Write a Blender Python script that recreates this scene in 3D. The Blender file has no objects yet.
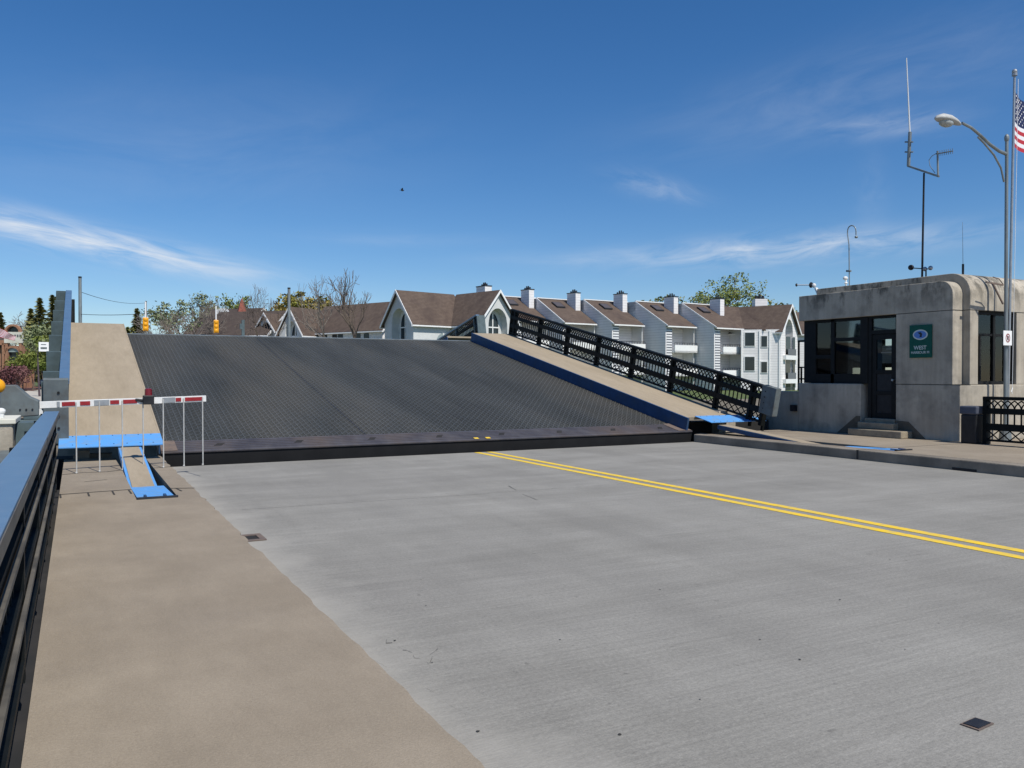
import bpy, math, random
from mathutils import Vector, Matrix
R=math.radians
random.seed(7)
sc=bpy.context.scene
C=sc.collection
# ------------------------------------------------------------------ camera
F=828.0; YAW=math.atan(436/828.0); PIT=-math.atan(9/828.0)
CAM=Vector((0,0,1.75))
cd=bpy.data.cameras.new('camera'); cam=bpy.data.objects.new('camera',cd); C.objects.link(cam)
cd.sensor_width=36; cd.lens=36*F/1024; cd.clip_end=6000; cd.clip_start=.05
cam.location=CAM; cam.rotation_euler=(R(90)+PIT,0,-YAW); sc.camera=cam
# ------------------------------------------------------------------ sun and sky
SUN_EL=R(54); AZ=R(169)          # azimuth measured from +Y towards +X
sv=Vector((math.sin(AZ)*math.cos(SUN_EL),math.cos(AZ)*math.cos(SUN_EL),math.sin(SUN_EL)))
ld=bpy.data.lights.new('sun','SUN'); ld.energy=4.8; ld.angle=R(.5); ld.color=(1,.955,.875)
so=bpy.data.objects.new('sun',ld); C.objects.link(so); so.rotation_euler=sv.to_track_quat('Z','Y').to_euler()
so.location=(0,0,60)
w=bpy.data.worlds.new('World'); sc.world=w; w.use_nodes=True
nt=w.node_tree; nt.nodes.clear(); N=nt.nodes; K=nt.links
sky=N.new('ShaderNodeTexSky'); sky.sky_type='NISHITA'; sky.sun_disc=False
sky.sun_elevation=SUN_EL; sky.sun_rotation=AZ; sky.altitude=200; sky.air_density=1.0; sky.dust_density=.05; sky.ozone_density=5.0
bg=N.new('ShaderNodeBackground'); bg.inputs[1].default_value=.107
out=N.new('ShaderNodeOutputWorld'); K.new(bg.outputs[0],out.inputs[0])
def M(op,a,b=None,c=None):
    n=N.new('ShaderNodeMath'); n.operation=op
    for i,v in enumerate((a,b,c)):
        if v is None: continue
        if isinstance(v,(int,float)): n.inputs[i].default_value=v
        else: K.new(v,n.inputs[i])
    return n.outputs[0]
tc=N.new('ShaderNodeTexCoord'); sx=N.new('ShaderNodeSeparateXYZ'); K.new(tc.outputs['Generated'],sx.inputs[0])
az=M('ARCTAN2',sx.outputs[0],sx.outputs[1]); el=M('ARCSINE',sx.outputs[2])
def noise(sx_,sy_,rot,detail=6,off=0):
    cx=N.new('ShaderNodeCombineXYZ')
    u=M('ADD',M('MULTIPLY',az,math.cos(rot)),M('MULTIPLY',el,math.sin(rot)))
    v=M('ADD',M('MULTIPLY',az,-math.sin(rot)),M('MULTIPLY',el,math.cos(rot)))
    K.new(M('MULTIPLY',u,sx_),cx.inputs[0]); K.new(M('MULTIPLY',v,sy_),cx.inputs[1]); cx.inputs[2].default_value=off
    n=N.new('ShaderNodeTexNoise'); n.inputs['Scale'].default_value=1; n.inputs['Detail'].default_value=detail
    n.inputs['Roughness'].default_value=.62; n.inputs['Distortion'].default_value=.5
    K.new(cx.outputs[0],n.inputs['Vector']); return n.outputs[0]
tot=None
def ang(px,py):
    a=math.atan((px-512)/F); return a+YAW, math.atan((375-py)/F*math.cos(a))
for (px,py,wx,wy,slope,amt,nx,ny,rot) in [
    (95,243,170,16,-.16,.95,9,60,-.16),(780,250,185,15,.03,.60,13,55,.12),(880,126,80,14,-.05,.20,14,50,.1),
    (655,188,50,13,-.25,.26,14,40,-.4),(400,240,120,10,0,.08,8,40,0),(860,88,230,42,.15,.10,6,22,.2),
    (190,150,260,70,.1,.07,5,16,.1),(580,258,130,8,0,.12,8,50,0),(150,262,70,8,-.1,.14,8,50,-.1),(870,190,18,36,0,.08,20,16,1.2),(20,222,30,10,0,.2,12,40,0)]:
    a0,e0=ang(px,py); ca=F
    du=M('DIVIDE',M('SUBTRACT',az,a0),wx/ca*.92)
    dv=M('DIVIDE',M('SUBTRACT',M('SUBTRACT',el,e0),M('MULTIPLY',M('SUBTRACT',az,a0),slope)),wy/ca)
    r2=M('ADD',M('MULTIPLY',du,du),M('MULTIPLY',dv,dv))
    m=M('POWER',2.718,M('MULTIPLY',r2,-1.6))
    nz=noise(nx,ny,rot,off=px*.01)
    mr=N.new('ShaderNodeMapRange'); mr.inputs[1].default_value=.34; mr.inputs[2].default_value=.68; K.new(nz,mr.inputs[0])
    g=M('MULTIPLY',M('MULTIPLY',m,mr.outputs[0]),amt*1.25)
    tot=g if tot is None else M('ADD',tot,g)
tot=M('MINIMUM',tot,.9)
# tint the sky a little deeper, then lay the cirrus over it
hs=N.new('ShaderNodeHueSaturation'); hs.inputs['Saturation'].default_value=1.22; hs.inputs['Value'].default_value=1.0
tm=N.new('ShaderNodeMix'); tm.data_type='RGBA'; tm.blend_type='MULTIPLY'; tm.inputs[0].default_value=1; tm.inputs[7].default_value=(.965,.965,1.02,1)
K.new(sky.outputs[0],tm.inputs[6]); K.new(tm.outputs[2],hs.inputs['Color'])
mx=N.new('ShaderNodeMix'); mx.data_type='RGBA'; K.new(tot,mx.inputs[0]); K.new(hs.outputs[0],mx.inputs[6]); mx.inputs[7].default_value=(7.2,7.7,8.4,1)
K.new(mx.outputs[2],bg.inputs[0])
sc.view_settings.view_transform='Standard'; sc.view_settings.look='None'; sc.view_settings.gamma=1; sc.view_settings.exposure=-.05
sc.cycles.max_bounces=6
# ------------------------------------------------------------------ helpers
FW=Vector((math.sin(YAW)*math.cos(PIT),math.cos(YAW)*math.cos(PIT),math.sin(PIT))); RT=Vector((math.cos(YAW),-math.sin(YAW),0)); UP=RT.cross(FW)
def ray(x,y): return FW+RT*((x-512)/F)+UP*((384-y)/F)
def atX(x,y,v): r=ray(x,y); return CAM+r*(v/r.x)
def atY(x,y,v): r=ray(x,y); return CAM+r*(v/r.y)
def cf(r,d,z=0): return Vector((r*math.cos(YAW)+d*math.sin(YAW),-r*math.sin(YAW)+d*math.cos(YAW),z))
def dep(px,py,d): return cf((px-512)/F*d,d,1.75+(375-py)/F*d)
class MB:
    def __init__(s): s.v=[]; s.f=[]; s.m=[]; s.cur=0; s.pc=[]
    def add(s,vs,fs):
        o=len(s.v); s.v+= [Vector(p) for p in vs]
        s.pc.append((o,len(s.f),len(fs)))
        for f in fs: s.f.append(tuple(o+i for i in f)); s.m.append(s.cur)
        return s
    def box(s,x0,x1,y0,y1,z0,z1):
        x0,x1=min(x0,x1),max(x0,x1); y0,y1=min(y0,y1),max(y0,y1); z0,z1=min(z0,z1),max(z0,z1)
        return s.add([(x0,y0,z0),(x1,y0,z0),(x1,y1,z0),(x0,y1,z0),(x0,y0,z1),(x1,y0,z1),(x1,y1,z1),(x0,y1,z1)],
            [(0,3,2,1),(4,5,6,7),(0,1,5,4),(1,2,6,5),(2,3,7,6),(3,0,4,7)])
    def obox(s,o,ax,ay,az_):
        o,ax,ay,az_=map(Vector,(o,ax,ay,az_))
        if ax.cross(ay).dot(az_)<0: ax,ay=ay,ax
        p=[o,o+ax,o+ax+ay,o+ay]; p+= [q+az_ for q in p]
        return s.add(p,[(0,3,2,1),(4,5,6,7),(0,1,5,4),(1,2,6,5),(2,3,7,6),(3,0,4,7)])
    def bar(s,p,q,a,b,side=(0,0,1)):
        p,q=Vector(p),Vector(q); d=(q-p).normalized(); sd=Vector(side)
        u=d.cross(sd)
        if u.length<1e-4: u=d.cross(Vector((1,0,0)))
        u.normalize(); v=u.cross(d).normalized()
        return s.obox(p-u*a/2-v*b/2,u*a,v*b,q-p)
    def tube(s,p,q,r,r2=None,n=8,caps=True):
        r2=r if r2 is None else r2
        p,q=Vector(p),Vector(q); d=(q-p).normalized(); u=d.orthogonal().normalized(); v=d.cross(u)
        vs=[p+(u*math.cos(2*math.pi*i/n)+v*math.sin(2*math.pi*i/n))*r for i in range(n)]
        vs+=[q+(u*math.cos(2*math.pi*i/n)+v*math.sin(2*math.pi*i/n))*r2 for i in range(n)]
        fs=[(i,(i+1)%n,n+(i+1)%n,n+i) for i in range(n)]
        if caps: fs+=[tuple(range(n-1,-1,-1)),tuple(range(n,2*n))]
        return s.add(vs,fs)
    def path(s,pts,r,n=6,r2=None):
        k=len(pts)-1
        for i in range(k):
            a=r if r2 is None else r+(r2-r)*i/k; b=r if r2 is None else r+(r2-r)*(i+1)/k
            s.tube(pts[i],pts[i+1],a,b,n)
        return s
    def poly(s,pts): return s.add(pts,[tuple(range(len(pts)))])
    def prism(s,pts,d):
        d=Vector(d); n=len(pts); P_=[Vector(p) for p in pts]
        nr=Vector((0,0,0))
        for i in range(n): nr+=P_[i].cross(P_[(i+1)%n])
        if nr.dot(d)>0: P_=P_[::-1]
        return s.add(P_+[p+d for p in P_],[tuple(range(n)),tuple(range(2*n-1,n-1,-1))]+[(i,n+i,n+(i+1)%n,(i+1)%n) for i in range(n)])
    def ball(s,c,r,n=12,m=8,sc_=(1,1,1)):
        c=Vector(c); vs=[]; fs=[]
        for j in range(1,m):
            t=math.pi*j/m
            for i in range(n):
                a=2*math.pi*i/n; vs.append(c+Vector((r*math.sin(t)*math.cos(a)*sc_[0],r*math.sin(t)*math.sin(a)*sc_[1],r*math.cos(t)*sc_[2])))
        T=len(vs); vs+=[c+Vector((0,0,r*sc_[2])),c-Vector((0,0,r*sc_[2]))]
        for j in range(m-2):
            for i in range(n): fs.append((j*n+i,(j+1)*n+i,(j+1)*n+(i+1)%n,j*n+(i+1)%n))
        for i in range(n): fs.append((T,i,(i+1)%n)); fs.append((T+1,(m-2)*n+(i+1)%n,(m-2)*n+i))
        return s.add(vs,fs)
    def build(s,name,mats,parent=None,local=False,smooth=False,bevel=0,kind=None,label=None,cat=None,group=None,per=1):
        SPLIT={'corner_wall':1,'rust_patch':1,'stain':1,'lifting_hole':1,'centre_line_mark':1,'bolt':1,'housing_bolt':1,'apron_rib':1,'hinge_strap':1,'arm_flange':1,'cup':1,'chimney_pot':1,'glass_pane':1,'deck_seam':1,'door_panel':1,'red_stripe':1,'grey_stripe':1,'porch_opening':1,'corner_board':1,'sign_mark':1,'notice_lines':1,'sign_bar':1,'plate_rivet':1}
        if name in SPLIT and len(s.pc)>1:
            for k,(vo,fo,fn_) in enumerate(s.pc):
                ve=s.pc[k+1][0] if k+1<len(s.pc) else len(s.v)
                q=MB(); q.v=s.v[vo:ve]; q.f=[tuple(i-vo for i in f) for f in s.f[fo:fo+fn_]]; q.m=s.m[fo:fo+fn_]
                last=q.build(name,mats,parent,local,smooth,bevel,kind,label,cat,group)
            return last
        me=bpy.data.meshes.new(name)
        off=Vector((0,0,0)) if (parent is None or local) else wloc(parent)
        me.from_pydata([tuple(p-off) for p in s.v],[],s.f)
        if not isinstance(mats,(list,tuple)): mats=[mats]
        for m in mats: me.materials.append(m)
        me.polygons.foreach_set('material_index',s.m)
        if smooth: me.polygons.foreach_set('use_smooth',[True]*len(me.polygons))
        me.update()
        o=bpy.data.objects.new(name,me); C.objects.link(o)
        if parent: o.parent=parent
        if bevel:
            b=o.modifiers.new('bevel','BEVEL'); b.width=bevel; b.segments=2; b.limit_method='ANGLE'; b.angle_limit=R(40)
        if kind: o['kind']=kind
        if label: o['label']=label
        if cat: o['category']=cat
        if group: o['group']=group
        return o
def wloc(o):
    v=Vector((0,0,0))
    while o: v+=o.location; o=o.parent
    return v
def thing(name,loc,label,cat,group=None,rot=(0,0,0)):
    o=bpy.data.objects.new(name,None); C.objects.link(o); o.location=loc; o.rotation_euler=rot; o.empty_display_size=.2
    o['label']=label; o['category']=cat
    if group: o['group']=group
    return o
def mat(name,c,c2=None,scale=4,rough=.8,metal=0,bump=0,bscale=None,stretch=(1,1,1),c3=None,s3=.4,spec=.3,detail=6,lo=.35,hi=.65,trans=0,emit=None,bands=None):
    m=bpy.data.materials.new(name); m.use_nodes=True; t=m.node_tree; b=t.nodes['Principled BSDF']
    b.inputs['Roughness'].default_value=rough; b.inputs['Metallic'].default_value=metal; b.inputs['Specular IOR Level'].default_value=spec
    b.inputs['Base Color'].default_value=(*c,1)
    if trans: b.inputs['Transmission Weight'].default_value=trans
    L=t.links.new
    tc=t.nodes.new('ShaderNodeTexCoord'); mp=t.nodes.new('ShaderNodeMapping'); mp.inputs['Scale'].default_value=stretch; L(tc.outputs['Object'],mp.inputs[0])
    def nz(s,d=detail):
        n=t.nodes.new('ShaderNodeTexNoise'); n.inputs['Scale'].default_value=s; n.inputs['Detail'].default_value=d; n.inputs['Roughness'].default_value=.6; L(mp.outputs[0],n.inputs['Vector']); return n
    col=None
    def mixc(A,B,f):
        x=t.nodes.new('ShaderNodeMix'); x.data_type='RGBA'; L(f,x.inputs[0])
        for i,v in ((6,A),(7,B)):
            if isinstance(v,tuple): x.inputs[i].default_value=(*v,1)
            else: L(v,x.inputs[i])
        return x.outputs[2]
    def mrange(o,a,b_):
        r=t.nodes.new('ShaderNodeMapRange'); r.inputs[1].default_value=a; r.inputs[2].default_value=b_; L(o,r.inputs[0]); return r.outputs[0]
    if c2 is not None: col=mixc(c,c2,mrange(nz(scale).outputs[0],lo,hi))
    if c3 is not None: col=mixc(col if col is not None else c,c3,mrange(nz(s3,4).outputs[0],.48,.75))
    if bands: # (axis, period m, width fraction, colour)
        for axis,per,wd,bc in bands:
            sp=t.nodes.new('ShaderNodeSeparateXYZ'); L(tc.outputs['Object'],sp.inputs[0])
            a=t.nodes.new('ShaderNodeMath'); a.operation='DIVIDE'; L(sp.outputs[axis],a.inputs[0]); a.inputs[1].default_value=per
            f=t.nodes.new('ShaderNodeMath'); f.operation='FRACT'; L(a.outputs[0],f.inputs[0])
            g=t.nodes.new('ShaderNodeMath'); g.operation='LESS_THAN'; L(f.outputs[0],g.inputs[0]); g.inputs[1].default_value=wd
            col=mixc(col if col is not None else c,bc,g.outputs[0])
    if col is not None: L(col,b.inputs['Base Color'])
    if bump:
        bp=t.nodes.new('ShaderNodeBump'); bp.inputs['Strength'].default_value=bump; bp.inputs['Distance'].default_value=.02
        L(nz(bscale or scale*6,4).outputs[0],bp.inputs['Height']); L(bp.outputs[0],b.inputs['Normal'])
    if emit: b.inputs['Emission Color'].default_value=(*emit[0],1); b.inputs['Emission Strength'].default_value=emit[1]
    return m
# ------------------------------------------------------------------ materials
def road_material():
    m=mat('road_concrete',(.240,.229,.203),(.303,.290,.26),scale=.9,rough=.88,bump=.25,bscale=60,stretch=(.35,1,1),c3=(.212,.201,.18),s3=.22,detail=10)
    t=m.node_tree; L=t.links.new; b=t.nodes['Principled BSDF']
    src=b.inputs['Base Color'].links[0].from_socket
    tc=t.nodes.new('ShaderNodeTexCoord')
    def nz(scale,st,d,rough=.6):
        mp=t.nodes.new('ShaderNodeMapping'); mp.inputs['Scale'].default_value=st; L(tc.outputs['Object'],mp.inputs[0])
        n=t.nodes.new('ShaderNodeTexNoise'); n.inputs['Scale'].default_value=scale; n.inputs['Detail'].default_value=d; n.inputs['Roughness'].default_value=rough; L(mp.outputs[0],n.inputs['Vector']); return n.outputs[0]
    def mr(o,a,b_,c_=0,d_=1):
        r=t.nodes.new('ShaderNodeMapRange'); r.inputs[1].default_value=a; r.inputs[2].default_value=b_; r.inputs[3].default_value=c_; r.inputs[4].default_value=d_; L(o,r.inputs[0]); return r.outputs[0]
    def mul(A,f):
        x=t.nodes.new('ShaderNodeMix'); x.data_type='RGBA'; x.blend_type='MULTIPLY'; x.inputs[0].default_value=1; L(A,x.inputs[6]); L(f,x.inputs[7]); return x.outputs[2]
    c=mul(src,mr(nz(3,(.25,9,1),5),.3,.7,.9,1.08))       # transverse tining across the lanes
    c=mul(c,mr(nz(38,(1,1,1),4,.8),.3,.7,.80,1.18)); c=mul(c,mr(nz(.7,(1,.5,1),8,.7),.35,.65,.94,1.05)); c=mul(c,mr(nz(1.1,(1,.06,1),4,.6),.35,.65,.93,1.03)); c=mul(c,mr(nz(16,(1,1,1),2,.9),.66,.74,1,.80)); c=mul(c,mr(nz(2.6,(.9,.25,1),8,.75),.35,.7,.95,1.05))      # aggregate speckle
    c=mul(c,mr(nz(120,(1,1,1),3,.8),.25,.75,.78,1.2))
    # a fine wandering crack
    mp=t.nodes.new('ShaderNodeSeparateXYZ'); L(tc.outputs['Object'],mp.inputs[0])
    # gutter dust beside the kerb
    g=t.nodes.new('ShaderNodeMapRange'); g.inputs[1].default_value=1.43; g.inputs[2].default_value=2.1; g.inputs[3].default_value=.75; g.inputs[4].default_value=0
    ad=t.nodes.new('ShaderNodeMath'); ad.operation='ADD'; L(mp.outputs[0],ad.inputs[0]); L(mr(nz(1.2,(1,1,1),6),.3,.7,-.35,.35),ad.inputs[1]); L(ad.outputs[0],g.inputs[0])
    x=t.nodes.new('ShaderNodeMix'); x.data_type='RGBA'; L(g.outputs[0],x.inputs[0]); L(c,x.inputs[6]); x.inputs[7].default_value=(.37,.35,.31,1)
    sp=t.nodes.new('ShaderNodeMix'); sp.data_type='RGBA'; sp.blend_type='MULTIPLY'; sp.inputs[0].default_value=1; L(x.outputs[2],sp.inputs[6]); L(mr(nz(9,(1,1,1),2),.24,.29,.72,1),sp.inputs[7])
    L(sp.outputs[2],b.inputs['Base Color']); return m
m_road=road_material()
m_walk=mat('walk_concrete',(.260,.215,.160),(.310,.259,.196),scale=1.3,rough=.9,bump=.25,bscale=90,c3=(.228,.19,.145),s3=.5,detail=10)
def speckle(m,parts):
    t=m.node_tree; L=t.links.new; b=t.nodes['Principled BSDF']; src=b.inputs['Base Color'].links[0].from_socket; tc=t.nodes.new('ShaderNodeTexCoord')
    for sc_,st,a,b_ in parts:
        mp=t.nodes.new('ShaderNodeMapping'); mp.inputs['Scale'].default_value=st; L(tc.outputs['Object'],mp.inputs[0])
        n=t.nodes.new('ShaderNodeTexNoise'); n.inputs['Scale'].default_value=sc_; n.inputs['Detail'].default_value=5; n.inputs['Roughness'].default_value=.8; L(mp.outputs[0],n.inputs['Vector'])
        r=t.nodes.new('ShaderNodeMapRange'); r.inputs[1].default_value=.3; r.inputs[2].default_value=.7; r.inputs[3].default_value=a; r.inputs[4].default_value=b_; L(n.outputs[0],r.inputs[0])
        x=t.nodes.new('ShaderNodeMix'); x.data_type='RGBA'; x.blend_type='MULTIPLY'; x.inputs[0].default_value=1; L(src,x.inputs[6]); L(r.outputs[0],x.inputs[7]); src=x.outputs[2]
    L(src,b.inputs['Base Color'])
speckle(m_walk,[(60,(1,1,1),.86,1.13),(150,(1,1,1),.84,1.15),(5,(1,.3,1),.93,1.06)])
m_walk2=mat('leaf_walk_surface',(.32,.262,.185),(.37,.305,.22),scale=1.6,rough=.9,bump=.2,bscale=50,stretch=(1,.25,1),detail=8)
speckle(m_walk2,[(9,(1,.15,1),.9,1.08),(70,(1,1,1),.9,1.1)])
m_kerb=mat('kerb_concrete',(.20,.175,.14),(.29,.25,.20),scale=1.6,rough=.92,bump=.4,bscale=30,c3=(.13,.115,.095),s3=1.2)
m_yellow=mat('yellow_paint',(.86,.56,.02),(.72,.50,.07),scale=5,rough=.8,c3=(.50,.40,.17),s3=9,detail=10)
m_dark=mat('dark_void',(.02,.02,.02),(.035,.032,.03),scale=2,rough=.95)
m_steel=mat('grating_steel',(.088,.092,.089),(.142,.146,.140),scale=.6,rough=.5,metal=.35,stretch=(1,.18,1),c3=(.17,.155,.13),s3=.28)
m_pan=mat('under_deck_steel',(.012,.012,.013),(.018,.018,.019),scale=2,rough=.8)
m_seam=mat('seam_steel',(.02,.022,.026),(.035,.036,.04),scale=3,rough=.6)
m_apron=mat('apron_steel',(.07,.066,.076),(.115,.108,.115),scale=2.5,rough=.55,metal=.3,c3=(.17,.125,.095),s3=.35,stretch=(1,.5,1),bump=.2)
m_rust=mat('rusty_steel',(.19,.14,.11),(.13,.105,.095),scale=6,rough=.85,bump=.3)
m_blue=mat('blue_plate_paint',(.115,.35,.74),(.10,.31,.66),scale=5,rough=.55,c3=(.20,.33,.48),s3=5)
m_navy=mat('shaded_blue_paint',(.028,.075,.17),(.02,.055,.13),scale=4,rough=.6,c3=(.05,.08,.13),s3=2)  # darkened copy of the plate blue, shade painted into the colour
m_rail=mat('dark_green_paint',(.005,.007,.0075),(.008,.010,.0105),scale=6,rough=.6,spec=.12,c3=(.011,.012,.012),s3=3)
m_tan=mat('walk_reflection_tan',(.11,.10,.085),(.15,.135,.11),scale=5,rough=.6,c3=(.04,.038,.035),s3=2)  # tan paints the sunlit walk's reflection onto the dark rail
m_cap=mat('sky_reflection_rail_paint',(.085,.15,.235),(.10,.175,.27),scale=3,rough=.34,spec=.6,c3=(.13,.19,.27),s3=9,bump=.05)  # blue is reflected sky painted onto a dark glossy handrail
m_plate=mat('grey_steel_paint',(.15,.175,.178),(.12,.14,.145),scale=5,rough=.65,spec=.15,c3=(.10,.095,.085),s3=3)
m_plate2=mat('grey_green_panel_paint',(.10,.14,.15),(.075,.105,.11),scale=5,rough=.6)
m_white=mat('white_paint',(.74,.74,.72),(.64,.64,.62),scale=8,rough=.5)
m_red=mat('red_reflective',(.30,.022,.028),(.22,.018,.022),scale=10,rough=.4)
m_lens=mat('red_lens',(.16,.004,.012),rough=.2,spec=.6)
m_alu=mat('aluminium',(.42,.43,.43),(.34,.35,.36),scale=8,rough=.4,metal=.6)
m_galv=mat('galvanised_steel',(.30,.33,.33),(.21,.24,.245),scale=3,rough=.5,metal=.45,stretch=(1,1,.3),c3=(.16,.17,.16),s3=4)
m_rod=mat('pale_grey_paint',(.5,.5,.48),(.4,.4,.38),scale=12,rough=.6)
m_black=mat('black_paint',(.015,.015,.017),(.025,.025,.027),scale=8,rough=.45)
m_amber=mat('amber_plastic',(.85,.38,.015),(.7,.3,.01),scale=6,rough=.35)
def house_material():
    m=mat('house_concrete',(.365,.323,.258),(.475,.425,.345),scale=1.1,rough=.92,bump=.35,bscale=35,c3=(.25,.225,.185),s3=1.9,detail=9)
    t=m.node_tree; L=t.links.new; b=t.nodes['Principled BSDF']; src=b.inputs['Base Color'].links[0].from_socket
    tc=t.nodes.new('ShaderNodeTexCoord')
    def nz(scale,st,d):
        mp=t.nodes.new('ShaderNodeMapping'); mp.inputs['Scale'].default_value=st; L(tc.outputs['Object'],mp.inputs[0])
        n=t.nodes.new('ShaderNodeTexNoise'); n.inputs['Scale'].default_value=scale; n.inputs['Detail'].default_value=d; n.inputs['Roughness'].default_value=.65; L(mp.outputs[0],n.inputs['Vector']); return n.outputs[0]
    def mr(o,a,b_,c_=0,d_=1):
        r=t.nodes.new('ShaderNodeMapRange'); r.inputs[1].default_value=a; r.inputs[2].default_value=b_; r.inputs[3].default_value=c_; r.inputs[4].default_value=d_; L(o,r.inputs[0]); return r.outputs[0]
    # dark run-off stains hanging from the cornice
    sp=t.nodes.new('ShaderNodeSeparateXYZ'); L(tc.outputs['Object'],sp.inputs[0])
    zr=mr(sp.outputs[2],3.05,3.75,0,1)
    st=mr(nz(2.6,(1,1,.5),9),.49,.60,0,.85)
    mm=t.nodes.new('ShaderNodeMath'); mm.operation='MULTIPLY'; L(zr,mm.inputs[0]); L(st,mm.inputs[1])
    x=t.nodes.new('ShaderNodeMix'); x.data_type='RGBA'; L(mm.outputs[0],x.inputs[0]); L(src,x.inputs[6]); x.inputs[7].default_value=(.085,.08,.066,1)
    y=t.nodes.new('ShaderNodeMix'); y.data_type='RGBA'; y.blend_type='MULTIPLY'; y.inputs[0].default_value=1; L(x.outputs[2],y.inputs[6]); L(mr(nz(6,(1,1,.08),4),.3,.7,.86,1.1),y.inputs[7])
    L(y.outputs[2],b.inputs['Base Color']); return m
m_house=house_material()
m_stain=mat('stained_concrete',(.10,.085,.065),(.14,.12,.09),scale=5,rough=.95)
m_joint=mat('joint_filler',(.05,.047,.042),rough=.95)
m_step=mat('step_concrete',(.33,.28,.20),(.24,.20,.15),scale=6,rough=.92,bump=.3)
m_frame=mat('dark_window_frame',(.012,.013,.013),(.018,.018,.018),scale=6,rough=.6,spec=.15)
def glass(name,tint=(.6,.65,.66),rough=.02):
    m=bpy.data.materials.new(name); m.use_nodes=True; t=m.node_tree; t.nodes.clear()
    o=t.nodes.new('ShaderNodeOutputMaterial'); a=t.nodes.new('ShaderNodeBsdfTransparent'); a.inputs[0].default_value=(*tint,1)
    g=t.nodes.new('ShaderNodeBsdfGlossy'); g.inputs['Roughness'].default_value=rough
    fr=t.nodes.new('ShaderNodeFresnel'); fr.inputs[0].default_value=1.55
    x=t.nodes.new('ShaderNodeMixShader'); t.links.new(fr.outputs[0],x.inputs[0]); t.links.new(a.outputs[0],x.inputs[1]); t.links.new(g.outputs[0],x.inputs[2]); t.links.new(x.outputs[0],o.inputs[0]); return m
m_glass=glass('clear_glass')
m_dglass=mat('dark_glass',(.02,.03,.035),(.04,.05,.055),scale=.4,rough=.08,spec=.35)
m_blind=mat('window_blind',(.42,.42,.38),(.36,.36,.33),scale=1,rough=.8,bands=[(2,.05,.2,(.28,.28,.26))])
m_inside=mat('room_wall',(.16,.16,.15),(.12,.12,.115),scale=2,rough=.9)
m_green=mat('sign_green',(.0,.085,.06),(.0,.07,.05),scale=8,rough=.5)
m_letter=mat('pale_lettering',(.55,.62,.6),rough=.6)
m_ovalb=mat('emblem_blue',(.10,.22,.55),rough=.5)
m_shingle=mat('brown_shingles',(.10,.072,.056),(.135,.10,.078),scale=2.2,rough=.95,bump=.4,bscale=8,c3=(.07,.05,.043),s3=.5,bands=[(2,.16,.16,(.065,.047,.04))])
m_shingle2=mat('dark_brown_shingles',(.06,.047,.042),(.085,.066,.056),scale=2,rough=.95,bands=[(2,.16,.16,(.07,.05,.042))])
m_siding=mat('white_siding',(.77,.745,.73),(.83,.81,.79),scale=1.2,rough=.7,bands=[(2,.30,.12,(.56,.545,.535))])
m_trim=mat('white_trim',(.86,.86,.84),(.80,.80,.78),scale=3,rough=.6)
m_stucco=mat('pale_stucco',(.58,.59,.58),(.65,.66,.65),scale=1.5,rough=.85)
m_louvre=mat('louvre_slats',(.8,.8,.8),rough=.6,bands=[(2,.30,.45,(.12,.13,.15))])
m_bark=mat('bark',(.11,.085,.068),(.16,.125,.10),scale=6,rough=.95)
m_bark2=mat('pale_bark',(.17,.145,.125),(.23,.20,.17),scale=6,rough=.95)
def leafmat(name,a,b_):
    m=mat(name,a,b_,scale=.55,rough=.75,detail=3)
    bs=m.node_tree.nodes['Principled BSDF']; bs.inputs['Subsurface Weight'].default_value=0
    return m
m_leaf=leafmat('spring_green_leaves',(.15,.19,.04),(.24,.27,.085))
m_leaf2=leafmat('olive_orange_leaves',(.18,.19,.03),(.30,.21,.06))
m_leaf3=leafmat('grey_green_leaves',(.15,.19,.08),(.24,.26,.14))
m_conif=leafmat('conifer_needles',(.17,.18,.06),(.27,.25,.08))
m_maroon=leafmat('maroon_leaves',(.13,.05,.055),(.18,.09,.08))
m_hedge=leafmat('hedge_leaves',(.09,.13,.02),(.20,.22,.05))
m_grass=mat('far_grass',(.07,.11,.03),(.12,.14,.05),scale=.3,rough=1)
m_mulch=mat('brick_red_mulch',(.16,.07,.055),(.21,.10,.08),scale=3,rough=1)
m_farwalk=mat('far_walk_concrete',(.44,.40,.34),(.5,.46,.39),scale=.6,rough=.95)
m_asphalt=mat('far_asphalt',(.22,.22,.23),(.27,.27,.28),scale=.5,rough=.95)
m_brick=mat('orange_brick',(.30,.15,.09),(.38,.21,.13),scale=3,rough=.9)
m_cream=mat('cream_panel',(.6,.58,.48),(.7,.68,.6),scale=1.2,rough=.8)
m_water=mat('river_water',(.02,.05,.06),(.03,.07,.08),scale=.3,rough=.12,spec=.6,bump=.5,bscale=2)
m_wood=mat('utility_pole_wood',(.19,.17,.15),(.25,.225,.20),scale=3,rough=.95)
m_wire=mat('wire',(.03,.03,.03),rough=.7)
m_orange=leafmat('orange_blossom',(.5,.2,.03),(.55,.33,.06))
# ------------------------------------------------------------------ setting
def struct(name,mb,m,**k): return mb.build(name,m,kind='structure',**k)
RE=16.95   # where the fixed road stops
g=MB(); g.box(1.43,14.3,-14,RE,-.3,0); g.v=[Vector((1.41 if p.x<2 else p.x,p.y,p.z)) for p in g.v]; road=struct('road',g,m_road)
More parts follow.
